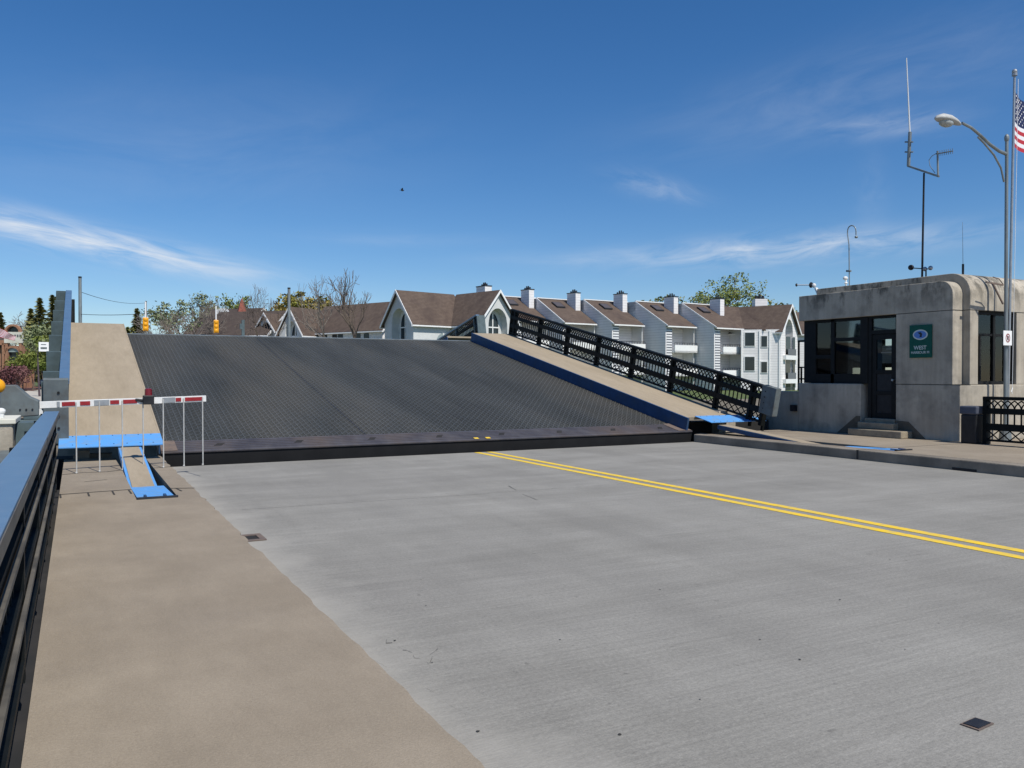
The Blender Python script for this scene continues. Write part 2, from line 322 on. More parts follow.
# left sidewalk with the slot for the leaf's arm
g=MB(); g.box(-.2,.66,-14,17.2,-.3,.2); g.box(1.14,1.40,-14,17.2,-.3,.2)
rj=random.Random(4); yy=-14.0; xe=1.43
while yy<17.2:
    y2=min(17.2,yy+rj.uniform(.05,.22)); xn=1.43+rj.gauss(0,.006)+(rj.random()<.06)*-.018
    g.add([(1.40,yy,.1997),(xe,yy,.192),(xn,y2,.192),(1.40,y2,.1997),(xe+.004,yy,0),(xn+.004,y2,0)],[(0,1,2,3),(1,4,5,2)]); yy=y2; xe=xn
g.box(.66,1.14,-14,11.3,-.3,.2)
for sx_ in (.66,): g.add([(.66,11.3,-.25),(1.14,11.3,-.25),(1.14,17.2,-.25),(.66,17.2,-.25)],[(0,1,2,3)])
struct('sidewalk_near_left',g,m_walk)
g=MB(); g.box(14.3,14.6,-14,RE,-.3,.2); struct('kerb_right',g,m_kerb,bevel=.02)
g=MB(); g.box(14.604,14.76,-14,17.2,-.3,.2); g.box(15.24,18.6,-14,17.2,-.3,.2); g.box(14.76,15.24,-14,11.3,-.3,.2); g.box(18.6,30,-14,17.2,-.3,.195)
g.add([(14.76,11.3,-.2),(15.24,11.3,-.2),(15.24,17.2,-.2),(14.76,17.2,-.2)],[(0,1,2,3)])
struct('sidewalk_right',g,m_walk)
# yellow centre lines
g=MB()
for x in (8.0,8.3):
    g.box(x-.07,x+.07,-14,RE-.05,.0005,.005)
struct('centre_line',g,m_yellow)
# joints and cracks in road and walk (real grooves filled dark, 4 mm strips)
g=MB()
g.add([(1.9,11.12,.004),(5.4,10.96,.004),(5.4,10.966,.004),(1.9,11.127,.004)],[(0,1,2,3)])
def crack(pts,wd,z=.004):
    for (a,b) in zip(pts,pts[1:]):
        g.add([(a[0],a[1],z),(b[0],b[1],z),(b[0],b[1]+wd,z),(a[0],a[1]+wd,z)],[(0,1,2,3)])
def gp(x,y,z=0):
    r=ray(x,y); p=CAM+r*((z-CAM.z)/r.z); return (p.x,p.y)
def wander(a,b,wd,amp,n,seed):
    rr=random.Random(seed); pts=[]
    for k in range(n+1):
        t=k/n; pts.append((a[0]+(b[0]-a[0])*t+rr.uniform(-amp,amp),a[1]+(b[1]-a[1])*t+rr.uniform(-amp,amp)))
    for p,q in zip(pts,pts[1:]):
        if rr.random()<.8: crack([p,q],wd*rr.uniform(.4,1.3))
wander((5.4,10.96),(9.6,10.9),.006,.03,26,1); wander(gp(385,641),gp(430,664),.006,.02,14,2); wander(gp(430,664),gp(438,640),.004,.02,8,5)
wander((1.6,5.3),(1.75,3.9),.004,.05,10,3)
crack([gp(509,486),gp(513,488.5),gp(517,490.5)],.03); crack([gp(523,494.5),gp(531,497.5),gp(538,500.5),gp(543,501.8)],.04)
struct('road_joints',g,m_joint)
g=MB()
random.seed(3)
for (x,y) in [(421,580),(426,606),(395,641),(432,663),(478,732),(572,532),(566,462),(410,560),(800,660),(760,640),(905,650),(890,560),(660,590),(700,700),(620,735),(560,640),(840,600)]:
    p=gp(x,y); r=random.uniform(.004,.009)
    g.add([(p[0]+r*random.uniform(.7,1.4)*math.cos(t),p[1]+r*random.uniform(.7,1.4)*math.sin(t),.005) for t in (0,1.1,2.2,3.3,4.2,5.3)],[(0,1,2,3,4,5)])
struct('road_specks',g,m_joint)
g=MB()
z=.204
def strip(a,b,wd):
    a,b=Vector(a),Vector(b); d=(b-a).normalized(); n=Vector((-d.y,d.x,0))*wd/2
    g.add([a-n,b-n,b+n,a+n],[(0,1,2,3)])
pA,pB,pC=(-.2,12.2,z),(.66,12.3,z),(1.43,12.05,z)
strip(pA,pB,.035); strip((1.14,12.16,z),pC,.035)
for x in (-.19,.13,.42,.62): strip((x,12.24,z),(x+.012,11.85,z),.022)
strip((1.2,12.15,z),(1.24,11.8,z),.022)
strip((-.2,14.62,z),(.1,14.78,z),.03); strip((.1,14.78,z),(.42,14.72,z),.03); strip((.42,14.72,z),(.66,14.9,z),.03); strip((1.14,14.96,z),(1.43,15.05,z),.03)
strip((.1,13.5,z),(.4,13.62,z),.02)
struct('sidewalk_joints',g,m_joint)
g=MB()
for y in (1.0,4.6,8.2,11.8): 
    g.box(14.31,18.05,y,y+.012,.2002,.204)
g.box(14.298,14.304,11.79,11.84,0,.2)
struct('sidewalk_joints_right',g,m_joint)
# edge of the left walk: fascia under the near railing
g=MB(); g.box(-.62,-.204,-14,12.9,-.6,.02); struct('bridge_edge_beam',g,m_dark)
# abutment: pit walls in front of the leaf, plus an added dark blocker
g=MB(); g.box(-.8,16.9,15.2,16.9,-3.4,-.31); g.box(-.8,18.0,19.3,19.8,-3.4,-1.3); g.box(-.8,18,16.9,19.3,-3.4,-3.0)
g.box(-2.2,-.85,17.2,19.4,-3.4,.1); g.box(-.85,.0,17.9,18.6,-3.4,.15); g.box(14.45,17.9,17.9,18.5,-3.4,.45)  # last box is a dark blocker added to hide the lit quay wall
struct('abutment_and_blocker',g,m_dark)
g=MB(); g.box(.02,.22,17.35,17.7,-.3,.34); g.box(-.05,.6,17.5,17.75,-.3,.26); g.box(1.0,1.4,17.4,17.6,-.3,.14)
struct('bearing_block',g,m_kerb,bevel=.01)
g=MB(); g.add([(-900,-60,-3.2),(1500,-60,-3.2),(1500,60,-3.2),(-900,60,-3.2)],[(0,1,2,3)]); struct('river_water',g,m_water)
# far bank and ground to the horizon (one sheet), near bank
g=MB(); g.add([(-3000,47,-.06),(3000,47,-.06),(3000,4500,-.06),(-3000,4500,-.06)],[(0,1,2,3)]); struct('ground',g,m_grass)
g=MB(); g.box(-3000,3000,46.5,47,-3.4,-.05); struct('quay_wall',g,m_kerb)
g=MB(); g.box(-200,-2.5,-60,16,-3.3,-.8); g.box(30,200,-60,16,-3.3,-.3); struct('near_bank',g,m_farwalk)
g=MB(); g.box(-.1,16,47.0,700,-.055,.0); struct('road_far',g,m_asphalt)
g=MB(); g.box(-4.6,-.6,47.0,170,-.058,.05); g.box(16.4,20,47,170,-.058,.05); struct('sidewalk_far',g,m_farwalk)
g=MB(); g.add([(-22,86,.01),(-4.7,92,.01),(-4.7,104,.01),(-30,104,.01)],[(0,1,2,3)]); struct('path_far',g,m_farwalk)

# ------------------------------------------------------------------ railing kit
H_R=1.07
def rail_panel(s0,s1,x,h0,face,mb_fill,mb_bars):
    """one panel between posts, along local y from s0 to s1, at lateral x"""
    L=s1-s0
    z=lambda f: h0+H_R*f
    for a,b,t in ((.0+.07,.11,.05),(.30,.44,.045),(.64,.76,.045)):
        mb_bars.box(x-t,x+t,s0,s1,z(a),z(b))
    n=max(1,round(L/.15)); dx=L/n; t=.012
    for i in range(n+1):
        y=s0+i*dx
        if 0<i<n: mb_fill.box(x-t,x+t,y-t,y+t,z(.44),z(.64))
        for sg in (1,-1):   # interlacing pointed arches
            y2=y+sg*dx
            if y2<s0-.01 or y2>s1+.01: continue
            prev=(x,y,z(.76))
            for k in (1,2,3):
                u=k/3; q=(x,y+sg*dx*(u**1.7),z(.76+.16*u)); mb_fill.bar(prev,q,.02,.024,(1,0,0)); prev=q
    m=max(1,round(L/.24)); dx=L/m
    for i in range(m):
        a,b=s0+i*dx,s0+(i+1)*dx
        mb_fill.bar((x,a,z(.11)),(x,b,z(.30)),.02,.022,(1,0,0)); mb_fill.bar((x+.006,b,z(.11)),(x+.006,a,z(.30)),.02,.022,(1,0,0))
def railing(parent,x,s0,s1,h0,n,outward,cap_m,post_m=None,local=True,name='railing',rail=None,stops=None):
    fill=MB(); bars=MB()
    stops=stops or [s0+(s1-s0)*i/n for i in range(n+1)]
    for a_,b_ in zip(stops,stops[1:]): rail_panel(a_+.045,b_-.045,x,h0,outward,fill,bars)
    bars.v+=[]; o=len(bars.v); bars.v+=fill.v; bars.f+=[tuple(o+i for i in f) for f in fill.f]; bars.m+=fill.m
    if parent['category']=='railing': root=parent; bars.build('lattice',m_rail,root,local=local)
    else: root=bars.build(name,m_rail,parent,local=local)
    sub=dict(local=True) if root is not parent else dict(local=local)
    c=MB(); c.box(x-.085,x+.085,s0-.03,s1+.03,h0+.985*H_R-.055,h0+H_R); c.build('handrail',cap_m,root,bevel=.008,**sub)
    for y in stops:
        p=MB()
        p.box(x-.05,x+.05,y-.045,y+.045,h0,h0+H_R-.06)
        xo=sorted((x+.06*outward,x+.36*outward)) if post_m else sorted((x+.06*outward,x+.13*outward))
        p.box(xo[0],xo[1],y-.03,y+.03,h0-.15,h0+H_R-.03)
        p.build('post',post_m or m_rail,root,**sub)
    return root
# ------------------------------------------------------------------ bascule leaf (tilted frame: x across, y up the slope, z off the deck)
TILT=math.atan(.2115); LEN=13.75
leaf=thing('bascule_leaf',(7.95,17.2,.27),'near raised drawbridge leaf with dark steel grating deck, its lower end at the road','bridge leaf','raised halves of the drawbridge',rot=(TILT,0,0))
hw=6.52-.06
g=MB()
x=-hw
nb=110
for i in range(nb+1):
    x=-hw+i*(2*hw/nb); g.box(x-.009,x+.009,.72,LEN,-.075,-.004)
ns=118
for i in range(ns+1):
    y=.72+i*((LEN-.72)/ns); g.box(-hw,hw,y-.009,y+.009,-.075,.0)
tn=.74; sp_=.16
x=-hw-(LEN-.72)*tn
while x<hw:
    a=(x,.72); b=(x+(LEN-.72)*tn,LEN)
    if a[0]<-hw: a=(-hw,.72+(-hw-a[0])/tn)
    if b[0]>hw: b=(hw,LEN-(b[0]-hw)/tn)
    if b[1]>a[1]+.05: g.bar((a[0],a[1],-.012),(b[0],b[1],-.012),.014,.03)
    x+=sp_
deck=g.build('deck_grating',m_steel,leaf,local=True)
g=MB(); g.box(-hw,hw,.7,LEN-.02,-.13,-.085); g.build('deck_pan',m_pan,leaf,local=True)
g=MB()
for x in (-2.22,): g.box(x-.014,x+.014,.7,LEN,-.08,.002)
g.build('deck_seam',m_seam,leaf,local=True)
g=MB(); g.box(-hw-.05,hw+.05,LEN,LEN+.12,-.35,.02); g.build('end_angle',m_galv,leaf,local=True)
g=MB(); g.box(-hw-.05,hw+.05,-.02,.72,-.04,.004); ap=g.build('apron_plate',m_apron,leaf,local=True,bevel=.01)
g=MB()
for k in range(5): g.box(-hw,hw,.1+k*.12,.125+k*.12,.004,.012)
g.build('apron_rib',m_apron,ap,local=True)
g=MB()
for xc in (-5.4,-3.8,-2.2,-.6,1.0,2.6,4.2,5.7):
    g.prism([(xc-.12,.25,.006),(xc-.02,.42,.006),(xc+.12,.42,.006),(xc+.02,.25,.006)],(0,0,.008))
g.build('lifting_hole',m_dark,ap,local=True)
g=MB()
for x in (.2,.5): g.box(x-.055,x+.055,.0,.10,.013,.017)
g.build('centre_line_mark',m_yellow,ap,local=True)
g=MB()
for (a,b) in ((-hw-.04,-hw+.25),(hw-.4,hw+.04)): g.box(a,b,.01,.71,.0135,.016)
g.build('rust_patch',m_rust,ap,local=True)
g=MB(); g.box(-hw-.05,hw+.05,.0,.12,-.55,-.045)
for xc in (-6.2,-3.6,-1.2,1.2,3.6,6.2):
    g.prism([(xc-.1,.12,-.14),(xc-.1,LEN,-.14),(xc-.1,LEN,-.6),(xc-.1,6,-1.2),(xc-.1,1.2,-1.0)],(.2,0,0))
for y in (3,6,9,12): g.box(-hw,hw,y,y+.12,-.5,-.14)
g.build('girder',m_pan,leaf,local=True)
WH=.34
for s,xi,xo in ((-1,-6.52,-8.13),(1,6.35,8.05)):
    a,b=min(xi,xo),max(xi,xo)
    g=MB(); g.box(a+.03*(s>0),b-.03*(s<0),.12,LEN+.08,WH-.07,WH); g.box(xi-.03,xi+.0,.12,LEN+.08,WH-.012,WH+.006) if s<0 else None; wk=g.build('footway',m_walk2,leaf,local=True)
    g=MB(); g.box(xi-.028 if s>0 else xi-.03,xi+.028 if s>0 else xi-.002,.02,LEN+.08,-.04,WH+.004 if s>0 else WH-.014); g.build('kerb_plate',m_navy,leaf,local=True,bevel=.004)
    g=MB(); g.box(a-.1*(s<0)+.28*(s>0),b+.5*(s>0),-.62+.07*(s>0),.118,WH-.02+.035*(s>0),WH+.004+.03*(s>0)); pl=g.build('blue_end_plate',m_blue,leaf,local=True,bevel=.004)
    g=MB(); k_=0
    for q in [a+.12+.3*(s>0)+.22*i for i in range(int((b-a-.3*(s>0))/.22))]:
        g.tube((q,-.5,WH+.003),(q,-.5,WH+.011+.03*(s>0)),.012,n=6); g.tube((q,.06,WH+.003),(q,.06,WH+.011+.03*(s>0)),.012,n=6)
    g.build('plate_rivet',m_navy,pl,local=True)
    # end plate standing at the railing's foot
    g=MB(); g.box(xo-.16 if s>0 else xo-.34,xo+.02 if s>0 else xo+.06,-1.36 if s>0 else -.04,-.86 if s>0 else .1,WH-.10 if s<0 else WH+.36,WH+1.10)
    ep=g.build('railing_end_box',m_plate,leaf,local=True,bevel=.01)
    if s<0:
        g=MB(); g.box(xo-.40,xo-.0,.2,.6,WH+.93,WH+.96)
        for zz in (.2,.42,.86):
            g.tube((xo-.10,-.055,WH+zz),(xo-.10,-.035,WH+zz),.022,n=8)
        g.build('bolt',m_black,ep,local=True)
    else:
        g=MB()
        for yy in (-1.0,):
            for zz in (.5,.65,.8,.95): g.tube((xo-.17,yy,WH+zz),(xo-.155,yy,WH+zz),.018,n=8)
        g.build('bolt',m_black,ep,local=True)
    railing(leaf,xo+.01*s,.1 if s<0 else -.84,LEN,WH-.01,8,s,m_cap if s<0 else m_rail,m_plate2 if s<0 else None,stops=([.1] if s<0 else [-.84,-.36])+[1.0+2.07*k for k in range(7)]+[LEN])
    # arm that runs down into the slot of the fixed sidewalk
    c0=-7.09 if s<0 else 7.05
    g=MB(); g.bar((c0,-4.2,.70),(c0,-.55,WH-.07),.30,.05,(0,0,1)); arm=g.build('slot_arm',m_walk2,leaf,local=True)
    g=MB()
    for e in (-.17,.17): g.bar((c0+e,-4.2,.66),(c0+e,-.55,WH-.10),.04,.10,(0,0,1))
    g.build('arm_flange',m_blue if s<0 else m_navy,arm,local=True)
def dup(root,loc,rot,label):
    def cp(o,p):
        c=o.copy(); C.objects.link(c); c.parent=p
        for ch in kids[o.name]: cp(ch,c)
        return c
    kids={o.name:[] for o in bpy.data.objects}
    for o in list(bpy.data.objects):
        if o.parent: kids[o.parent.name].append(o)
    c=cp(root,None); c.location=loc; c.rotation_euler=rot; c['label']=label
    return c
far=dup(leaf,(7.95,47.1,.27),(TILT,0,math.pi),'far raised drawbridge leaf, only its railing tip showing over the near deck')
# flaps that cover the slots
for xa,xb,lab in ((.67,1.12,'blue steel flap closing the near end of the slot in the left sidewalk'),(14.77,15.23,'small blue flap on the right sidewalk in front of the control house steps')):
    t=thing('slot_flap',((xa+xb)/2,11.3,.2),lab,'steel flap','slot flaps in the sidewalks')
    g=MB(); g.obox((xa,11.28,.195),(xb-xa-.02,0,0),(0,1.5,-.045),(0,0,.02)); g.build('flap_plate',m_blue,t)
    g=MB(); g.box(xa-.01,xb+.02,11.24,11.29,.2,.225); g.build('hinge',m_seam,t)
    g=MB()
    for q in (xa+.08,xb-.14): g.box(q,q+.03,11.3,11.46,.205,.232)
    g.build('hinge_strap',m_navy,t)
# ------------------------------------------------------------------ near railings (fixed)
nr=thing('railing',(-.285,5,.2),'near dark railing with handrail painted pale blue for reflected sky along the left sidewalk','railing','fixed bridge railings')
railing(nr,-.285,-4.7,12.5,.2,9,-1,m_cap,local=False)
g=MB(); g.box(-.198,-.194,-4.7,12.5,1.205,1.265); g.build('handrail_reflection',m_tan,nr)  # added strip, coloured as the sunlit walk mirrored in the cap
for z0,z1 in ((.955,1.0),(.60,.65)): g=MB(); g.box(-.232,-.212,-4.7,12.5,z0,z1-.02); g.build('bar_reflection',m_tan,nr)  # added strips painting the same reflection on the mid bars
rr=thing('railing',(18.02,8,.2),'short black lattice railing at the right edge beside the control house','railing','fixed bridge railings')
railing(rr,18.02,3.6,11.45,.2,5,1,m_rail,local=False)
# ------------------------------------------------------------------ crossing gate
gt=thing('crossing_gate',(-.8,14.6,0),'grey gate machine with a lowered red and white arm across the left sidewalk','gate')
A=Vector((-.5,14.62,1.29)); B=Vector((1.98,15.08,1.345)); dirn=(B-A).normalized()
g=MB(); g.bar(A,B,.03,.105); arm=g.build('gate_arm',m_white,gt,bevel=.004)
stripes=[(.60,.95,0),(1.07,1.32,0),(1.70,1.93,0),(2.02,2.36,0),(3.35,3.55,0),(3.62,4.2,0)]
u=lambda px: (atY(px,400,14.85)-CAM).x
red=MB()
for a,b in ((62,75),(80,90),(110,119),(123,137),(176.5,182),(186,204)):
    ta=(u(a)-A.x)/(B.x-A.x); tb=(u(b)-A.x)/(B.x-A.x)
    p=A.lerp(B,ta)+Vector((0,-.02,0)); q=A.lerp(B,tb)+Vector((0,-.02,0)); red.bar(p,q,.012,.062)
red.build('red_stripe',m_red,arm,local=False)
gry=MB()
for a,b in ((57,60),(94,109),(163,176)):
    ta=(u(a)-A.x)/(B.x-A.x); tb=(u(b)-A.x)/(B.x-A.x)
    gry.bar(A.lerp(B,ta)+Vector((0,-.02,0)),A.lerp(B,tb)+Vector((0,-.02,0)),.012,.085)
gry.build('grey_stripe',m_alu,arm)
for px in (76,99,122,143,163.5,184.5,204):
    t_=(u(px)-A.x)/(B.x-A.x); t_=min(t_,.99); p=A.lerp(B,t_)
    g=MB(); g.tube((p.x,p.y-.03,p.z+.02),(p.x+.003,p.y-.03,.215),.0105,n=6); g.ball((p.x,p.y-.035,.215),.018,6,4); g.build('hanging_rod',m_rod,arm)
t_=(u(148.5)-A.x)/(B.x-A.x); p=A.lerp(B,t_)
g=MB(); g.box(p.x-.085,p.x+.085,p.y-.1,p.y+.02,p.z-.06,p.z+.09); g.bar((p.x-.2,p.y-.05,p.z+.02),(p.x-.05,p.y-.05,p.z),.04,.05)
lmp=g.build('warning_lamp',m_black,arm,bevel=.012)
g=MB(); g.tube((p.x,p.y-.04,p.z+.09),(p.x,p.y-.04,p.z+.19),.058,.054,n=14); g.ball((p.x,p.y-.04,p.z+.19),.054,14,6,(1,1,.3)); g.build('red_lens',m_lens,lmp,smooth=False)
# machine housing
g=MB(); g.prism([(-1.15,14.35,1.10),(-.5,14.35,1.14),(-.5,14.35,1.36),(-.62,14.35,1.42),(-.80,14.35,1.60),(-1.15,14.35,1.60)],(0,.5,0)); hs_=g.build('housing',m_plate,gt,bevel=.015)
g=MB()
for q in (-.74,-.66,-.58): g.tube((q,14.335,1.235),(q,14.352,1.235),.013,n=8)
g.build('housing_bolt',m_black,hs_)
g=MB(); g.box(-1.1,-.75,14.4,14.8,.1,1.1); g.box(-1.3,-.44,14.3,14.9,.98,1.08); g.box(-.70,-.44,14.36,14.7,1.08,1.14); g.build('pedestal',m_plate2,gt,bevel=.01)
g=MB(); g.tube(A-dirn*.12+Vector((0,.0,-.06)),A-dirn*.12+Vector((0,0,-.22)),.05,n=10); g.tube(A-dirn*.02+Vector((0,-.06,-.12)),A-dirn*.02+Vector((0,.06,-.12)),.07,n=12); g.build('arm_pivot',m_white,gt)
am=thing('amber_beacon',(-.98,13.7,1.45),'amber domed flasher at the left edge beside the gate machine','beacon')
q=atY(2,386,13.7)
g=MB(); g.ball((q.x-.06,q.y,q.z),.105,18,10,(1,.7,1)); g.build('amber_dome',m_amber,am,smooth=True)
g=MB(); g.tube((q.x-.06,q.y,.1),(q.x-.06,q.y,q.z-.08),.05,n=10); g.build('stem',m_galv,am)
# concrete pier left of the near railing
g=MB()
q0=atY(13,424,11.2); 
pr_=thing('concrete_pier',(-1.2,11.8,-.3),'pale concrete end pier outside the left railing','pier')
g=MB(); g.box(-2.6,q0.x,11.2,12.2,-.6,q0.z); g.build('pier_block',m_house,pr_,bevel=.02)
g=MB(); g.box(-2.7,q0.x+.03,11.17,12.23,q0.z,q0.z+.06); g.build('coping',m_cream,pr_,bevel=.01)
g=MB(); g.box(q0.x+.004,-.40,11.6,12.1,-.6,q0.z-.01); g.build('side_panel',m_plate2,pr_)
g=MB(); g.box(-2.6,-.46,9.4,11.19,-.6,.88); g.build('lower_block',m_plate,pr_)
g=MB(); g.ball((atY(1,414,11.5).x,11.5,q0.z+.14),.05,10,6,(1,1,.8)); g.tube((atY(1,414,11.5).x,11.5,q0.z+.05),(atY(1,414,11.5).x,11.5,q0.z+.14),.035,n=8); g.build('cap_fitting',m_white,pr_)

# ------------------------------------------------------------------ drains and manhole
t=thing('gutter_drain',(1.6,9.1,0),'small rusty gutter drain grate at the left kerb','drain')
g=MB(); g.box(1.5,1.78,8.95,9.02,.003,.012); g.box(1.5,1.78,9.26,9.33,.003,.012); g.box(1.5,1.56,9.02,9.26,.003,.012); g.box(1.72,1.78,9.02,9.26,.003,.012); g.build('drain_frame',m_rust,t)
g=MB(); g.box(1.56,1.72,9.02,9.26,.001,.004); g.build('drain_opening',m_dark,t)
mc=gp(977,725)
t=thing('pavement_inset',(mc[0],mc[1],0),'small dark metal plate set in the road in the near right foreground','plate')
g=MB(); pts=[gp(960,725),gp(975,718.5),gp(994,724.5),gp(979,731.5)]
g.prism([(a,b,.001) for a,b in pts],(0,0,.006)); g.build('frame',m_rust,t)
cx=sum(a for a,b in pts)/4; cy=sum(b for a,b in pts)/4
g=MB(); g.prism([(cx+(a-cx)*.82,cy+(b-cy)*.82,.008) for a,b in pts],(0,0,.003)); g.build('cover',m_black,t)
g=MB(); g.box(14.293,14.299,9.25,9.72,.0,.05); t2=g.build('scupper',m_dark,label='dark drain slot at the foot of the right kerb',cat='drain')

# ------------------------------------------------------------------ control house
hs=thing('control_house',(20.5,14.5,.2),'square concrete bridge operator house with rounded corner and dark windows','building')
YF=[16.94,12.31]; HX=18.1
def rounded(y0,y1,z0,z1,r,rz=None):
    rz=rz or r; p=[(y1,z0),(y1,z1)]
    for k in range(11):
        a=math.pi/2*k/10; p.append((y0+r-r*math.sin(a),z1-rz+rz*math.cos(a)))
    p.append((y0,z0)); return p
def exYZ(mb,prof,x0,x1): mb.prism([(x0,y,z) for y,z in prof],(x1-x0,0,0)); return mb
DY0,DY1=13.82,14.80
g=MB(); g.box(HX,18.5,DY1+.06,16.97,.19,1.52); g.box(18.5,23,16.7,16.97,.19,1.52); g.box(HX,23.0,12.12,DY0,.19,1.52); g.box(18.5,23,DY0,16.7,.19,.62); g.box(HX+.25,18.5,DY0,DY1+.06,.19,.62)
g.build('base_wall',m_house,hs,bevel=.02)
g=MB(); exYZ(g,[(y,z) for y,z in rounded(12.31,16.96,3.27,3.97,.30,.34)],HX,18.47); g.build('cornice',m_house,hs,bevel=.012)
g=MB(); g.box(HX,18.47,12.31,DY0,1.525,3.262); g.build('wall_panel',m_house,hs,bevel=.01)
g=MB(); exYZ(g,rounded(12.13,16.66,3.275,4.17,.5,.5),18.474,23.2); g.build('roof',m_house,hs,bevel=.012)
g=MB(); g.box(18.474,18.78,12.13,12.42,1.525,3.27); g.box(20.28,23.2,12.13,12.42,1.525,3.27); g.build('corner_wall',m_house,hs,bevel=.01)
g=MB(); g.box(18.098,18.475,12.305,DY0-.002,3.262,3.271); g.box(18.47,23.2,12.125,12.43,3.268,3.276); g.box(18.095,18.5,12.115,DY0,1.518,1.526); g.build('wall_joint',m_joint,hs)
# back and end walls with their own windows
g=MB(); bx=22.6
holes=[(atX(833,354,bx).y,atX(816,354,bx).y),(atX(851,354,bx).y,atX(838,354,bx).y)]
zt=atX(824,355,bx).z; zb=atX(824,368,bx).z
ys=[12.42,holes[1][0],holes[1][1],holes[0][0],holes[0][1],16.66]
g.box(bx,bx+.2,12.42,16.66,.62,zb); g.box(bx,bx+.2,12.42,16.66,zt,3.27)
for i in (0,2,4): g.box(bx,bx+.2,ys[i],ys[i+1],zb,zt)
g.build('back_wall',m_inside,hs)
g=MB()
for a,b in holes:
    c_=(a+b)/2; g.box(bx+.05,bx+.1,c_-.03,c_+.03,zb,zt); g.box(bx+.05,bx+.1,a,b,(zb+zt)/2-.02,(zb+zt)/2+.02)
g.build('back_window_bar',m_frame,hs)
g=MB(); g.box(18.5,22.6,12.42,16.66,.625,.66); g.build('floor',m_inside,hs)
g=MB(); g.box(19.4,20.4,14.9,15.9,.66,1.62); g.box(19.45,19.9,15.1,15.5,1.62,1.85); g.build('console',m_frame,hs)
g=MB(); g.box(18.5,22.6,16.5,16.66,.63,1.5); g.box(18.5,22.6,16.5,16.66,2.9,3.27); g.box(19.6,19.75,16.5,16.66,1.5,2.9); g.box(21,21.15,16.5,16.66,1.5,2.9); g.build('end_wall',m_inside,hs)
def ypx(px): return atX(px,350,HX).y
# road-side window frame
FX0,FX1=HX+.10,HX+.20
def zz(py,px): return atX(px,py,HX+.1).z
yl,ym0,ym1,yr=16.72,ypx(831.5),ypx(828),ypx(858)
g=MB()
g.box(FX0,FX1,ypx(813),16.86,1.525,3.262)                        # left jamb
g.box(FX0,FX1,ym0,ym1,1.525,3.262); g.box(FX0-.02,FX1+.05,14.72,yr,1.525,3.262)
g.box(FX0,FX1,ym1,ypx(813),2.20,2.30); g.box(FX0,FX1,yr,ym0,2.66,2.75)
g.box(FX0,FX1,yr,ypx(813),1.525,1.78); g.box(FX0,FX1,yr,ypx(813),3.19,3.262)
g.box(FX0+.1,18.6,16.8,16.86,1.525,3.262)
fr=g.build('window_frame',m_frame,hs,bevel=.006)
g=MB(); g.box(HX+.14,HX+.152,ym1,ypx(813),1.78,2.20); g.box(HX+.14,HX+.152,ym1,ypx(813),2.30,3.19); g.box(HX+.14,HX+.152,yr,ym0,1.78,2.66); g.box(HX+.14,HX+.152,yr,ym0,2.75,3.19); g.build('glass_pane',m_glass,fr)
g=MB(); g.box(HX+.23,HX+.24,ym1,ypx(812),2.32,3.25)
g.prism([(HX+.23,yr,2.05),(HX+.23,ym0,2.32),(HX+.23,ym0,3.25),(HX+.23,yr,3.25)],(.01,0,0)); g.build('blind',m_blind,hs)
# door
g=MB(); d0,d1=DY0+.02,14.70
g.box(FX0,FX1,d0,d0+.07,.62,3.262); g.box(FX0,FX1,14.62,14.72,.62,3.262); g.box(FX0,FX1,d0+.07,14.62,2.80,2.90); g.box(FX0,FX1,d0+.07,14.62,3.2,3.262)
g.build('door_frame',m_frame,hs,bevel=.004)
g=MB(); a,b=d0+.08,14.61
g.box(FX0+.02,FX1-.03,a,a+.12,.63,2.79); g.box(FX0+.02,FX1-.03,b-.12,b,.63,2.79)
for z0,z1 in ((.63,.78),(1.24,1.34),(1.78,1.88),(2.66,2.79)): g.box(FX0+.02,FX1-.03,a+.12,b-.12,z0,z1)
dr=g.build('door',m_frame,hs,bevel=.006)
g=MB(); g.box(FX0+.05,FX1-.05,a+.12,b-.12,1.88,2.66); g.build('door_glass',m_glass,dr)
g=MB(); g.box(FX0+.045,FX1-.05,a+.12,b-.12,.78,1.24); g.box(FX0+.045,FX1-.05,a+.12,b-.12,1.34,1.78); g.build('door_panel',m_black,dr)
g=MB(); g.tube((FX0-.03,a+.06,1.62),(FX0+.02,a+.06,1.62),.03,n=10); g.build('door_handle',m_alu,dr)
g=MB(); g.box(FX1+.02,FX1+.03,a+.1,b-.22,2.05,2.5); g.build('notice',m_blind,dr)
for k,(z0,w_) in enumerate(((2.44,.2),(2.36,.22),(2.28,.3),(2.24,.34))):
    pass
g=MB()
for z0,w_ in ((2.47,.16),(2.40,.2),(2.31,.36)): g.box(FX1+.012,FX1+.018,a+.14,a+.14+w_,z0,z0+.03)
g.build('notice_lines',m_trim,dr)
g=MB(); g.box(HX+.14,HX+.152,d0+.07,14.62,2.90,3.2); g.build('transom_glass',m_glass,hs)
g=MB(); g.box(HX+.3,HX+.31,d0,14.66,2.85,3.26); g.build('transom_blind',m_blind,hs)
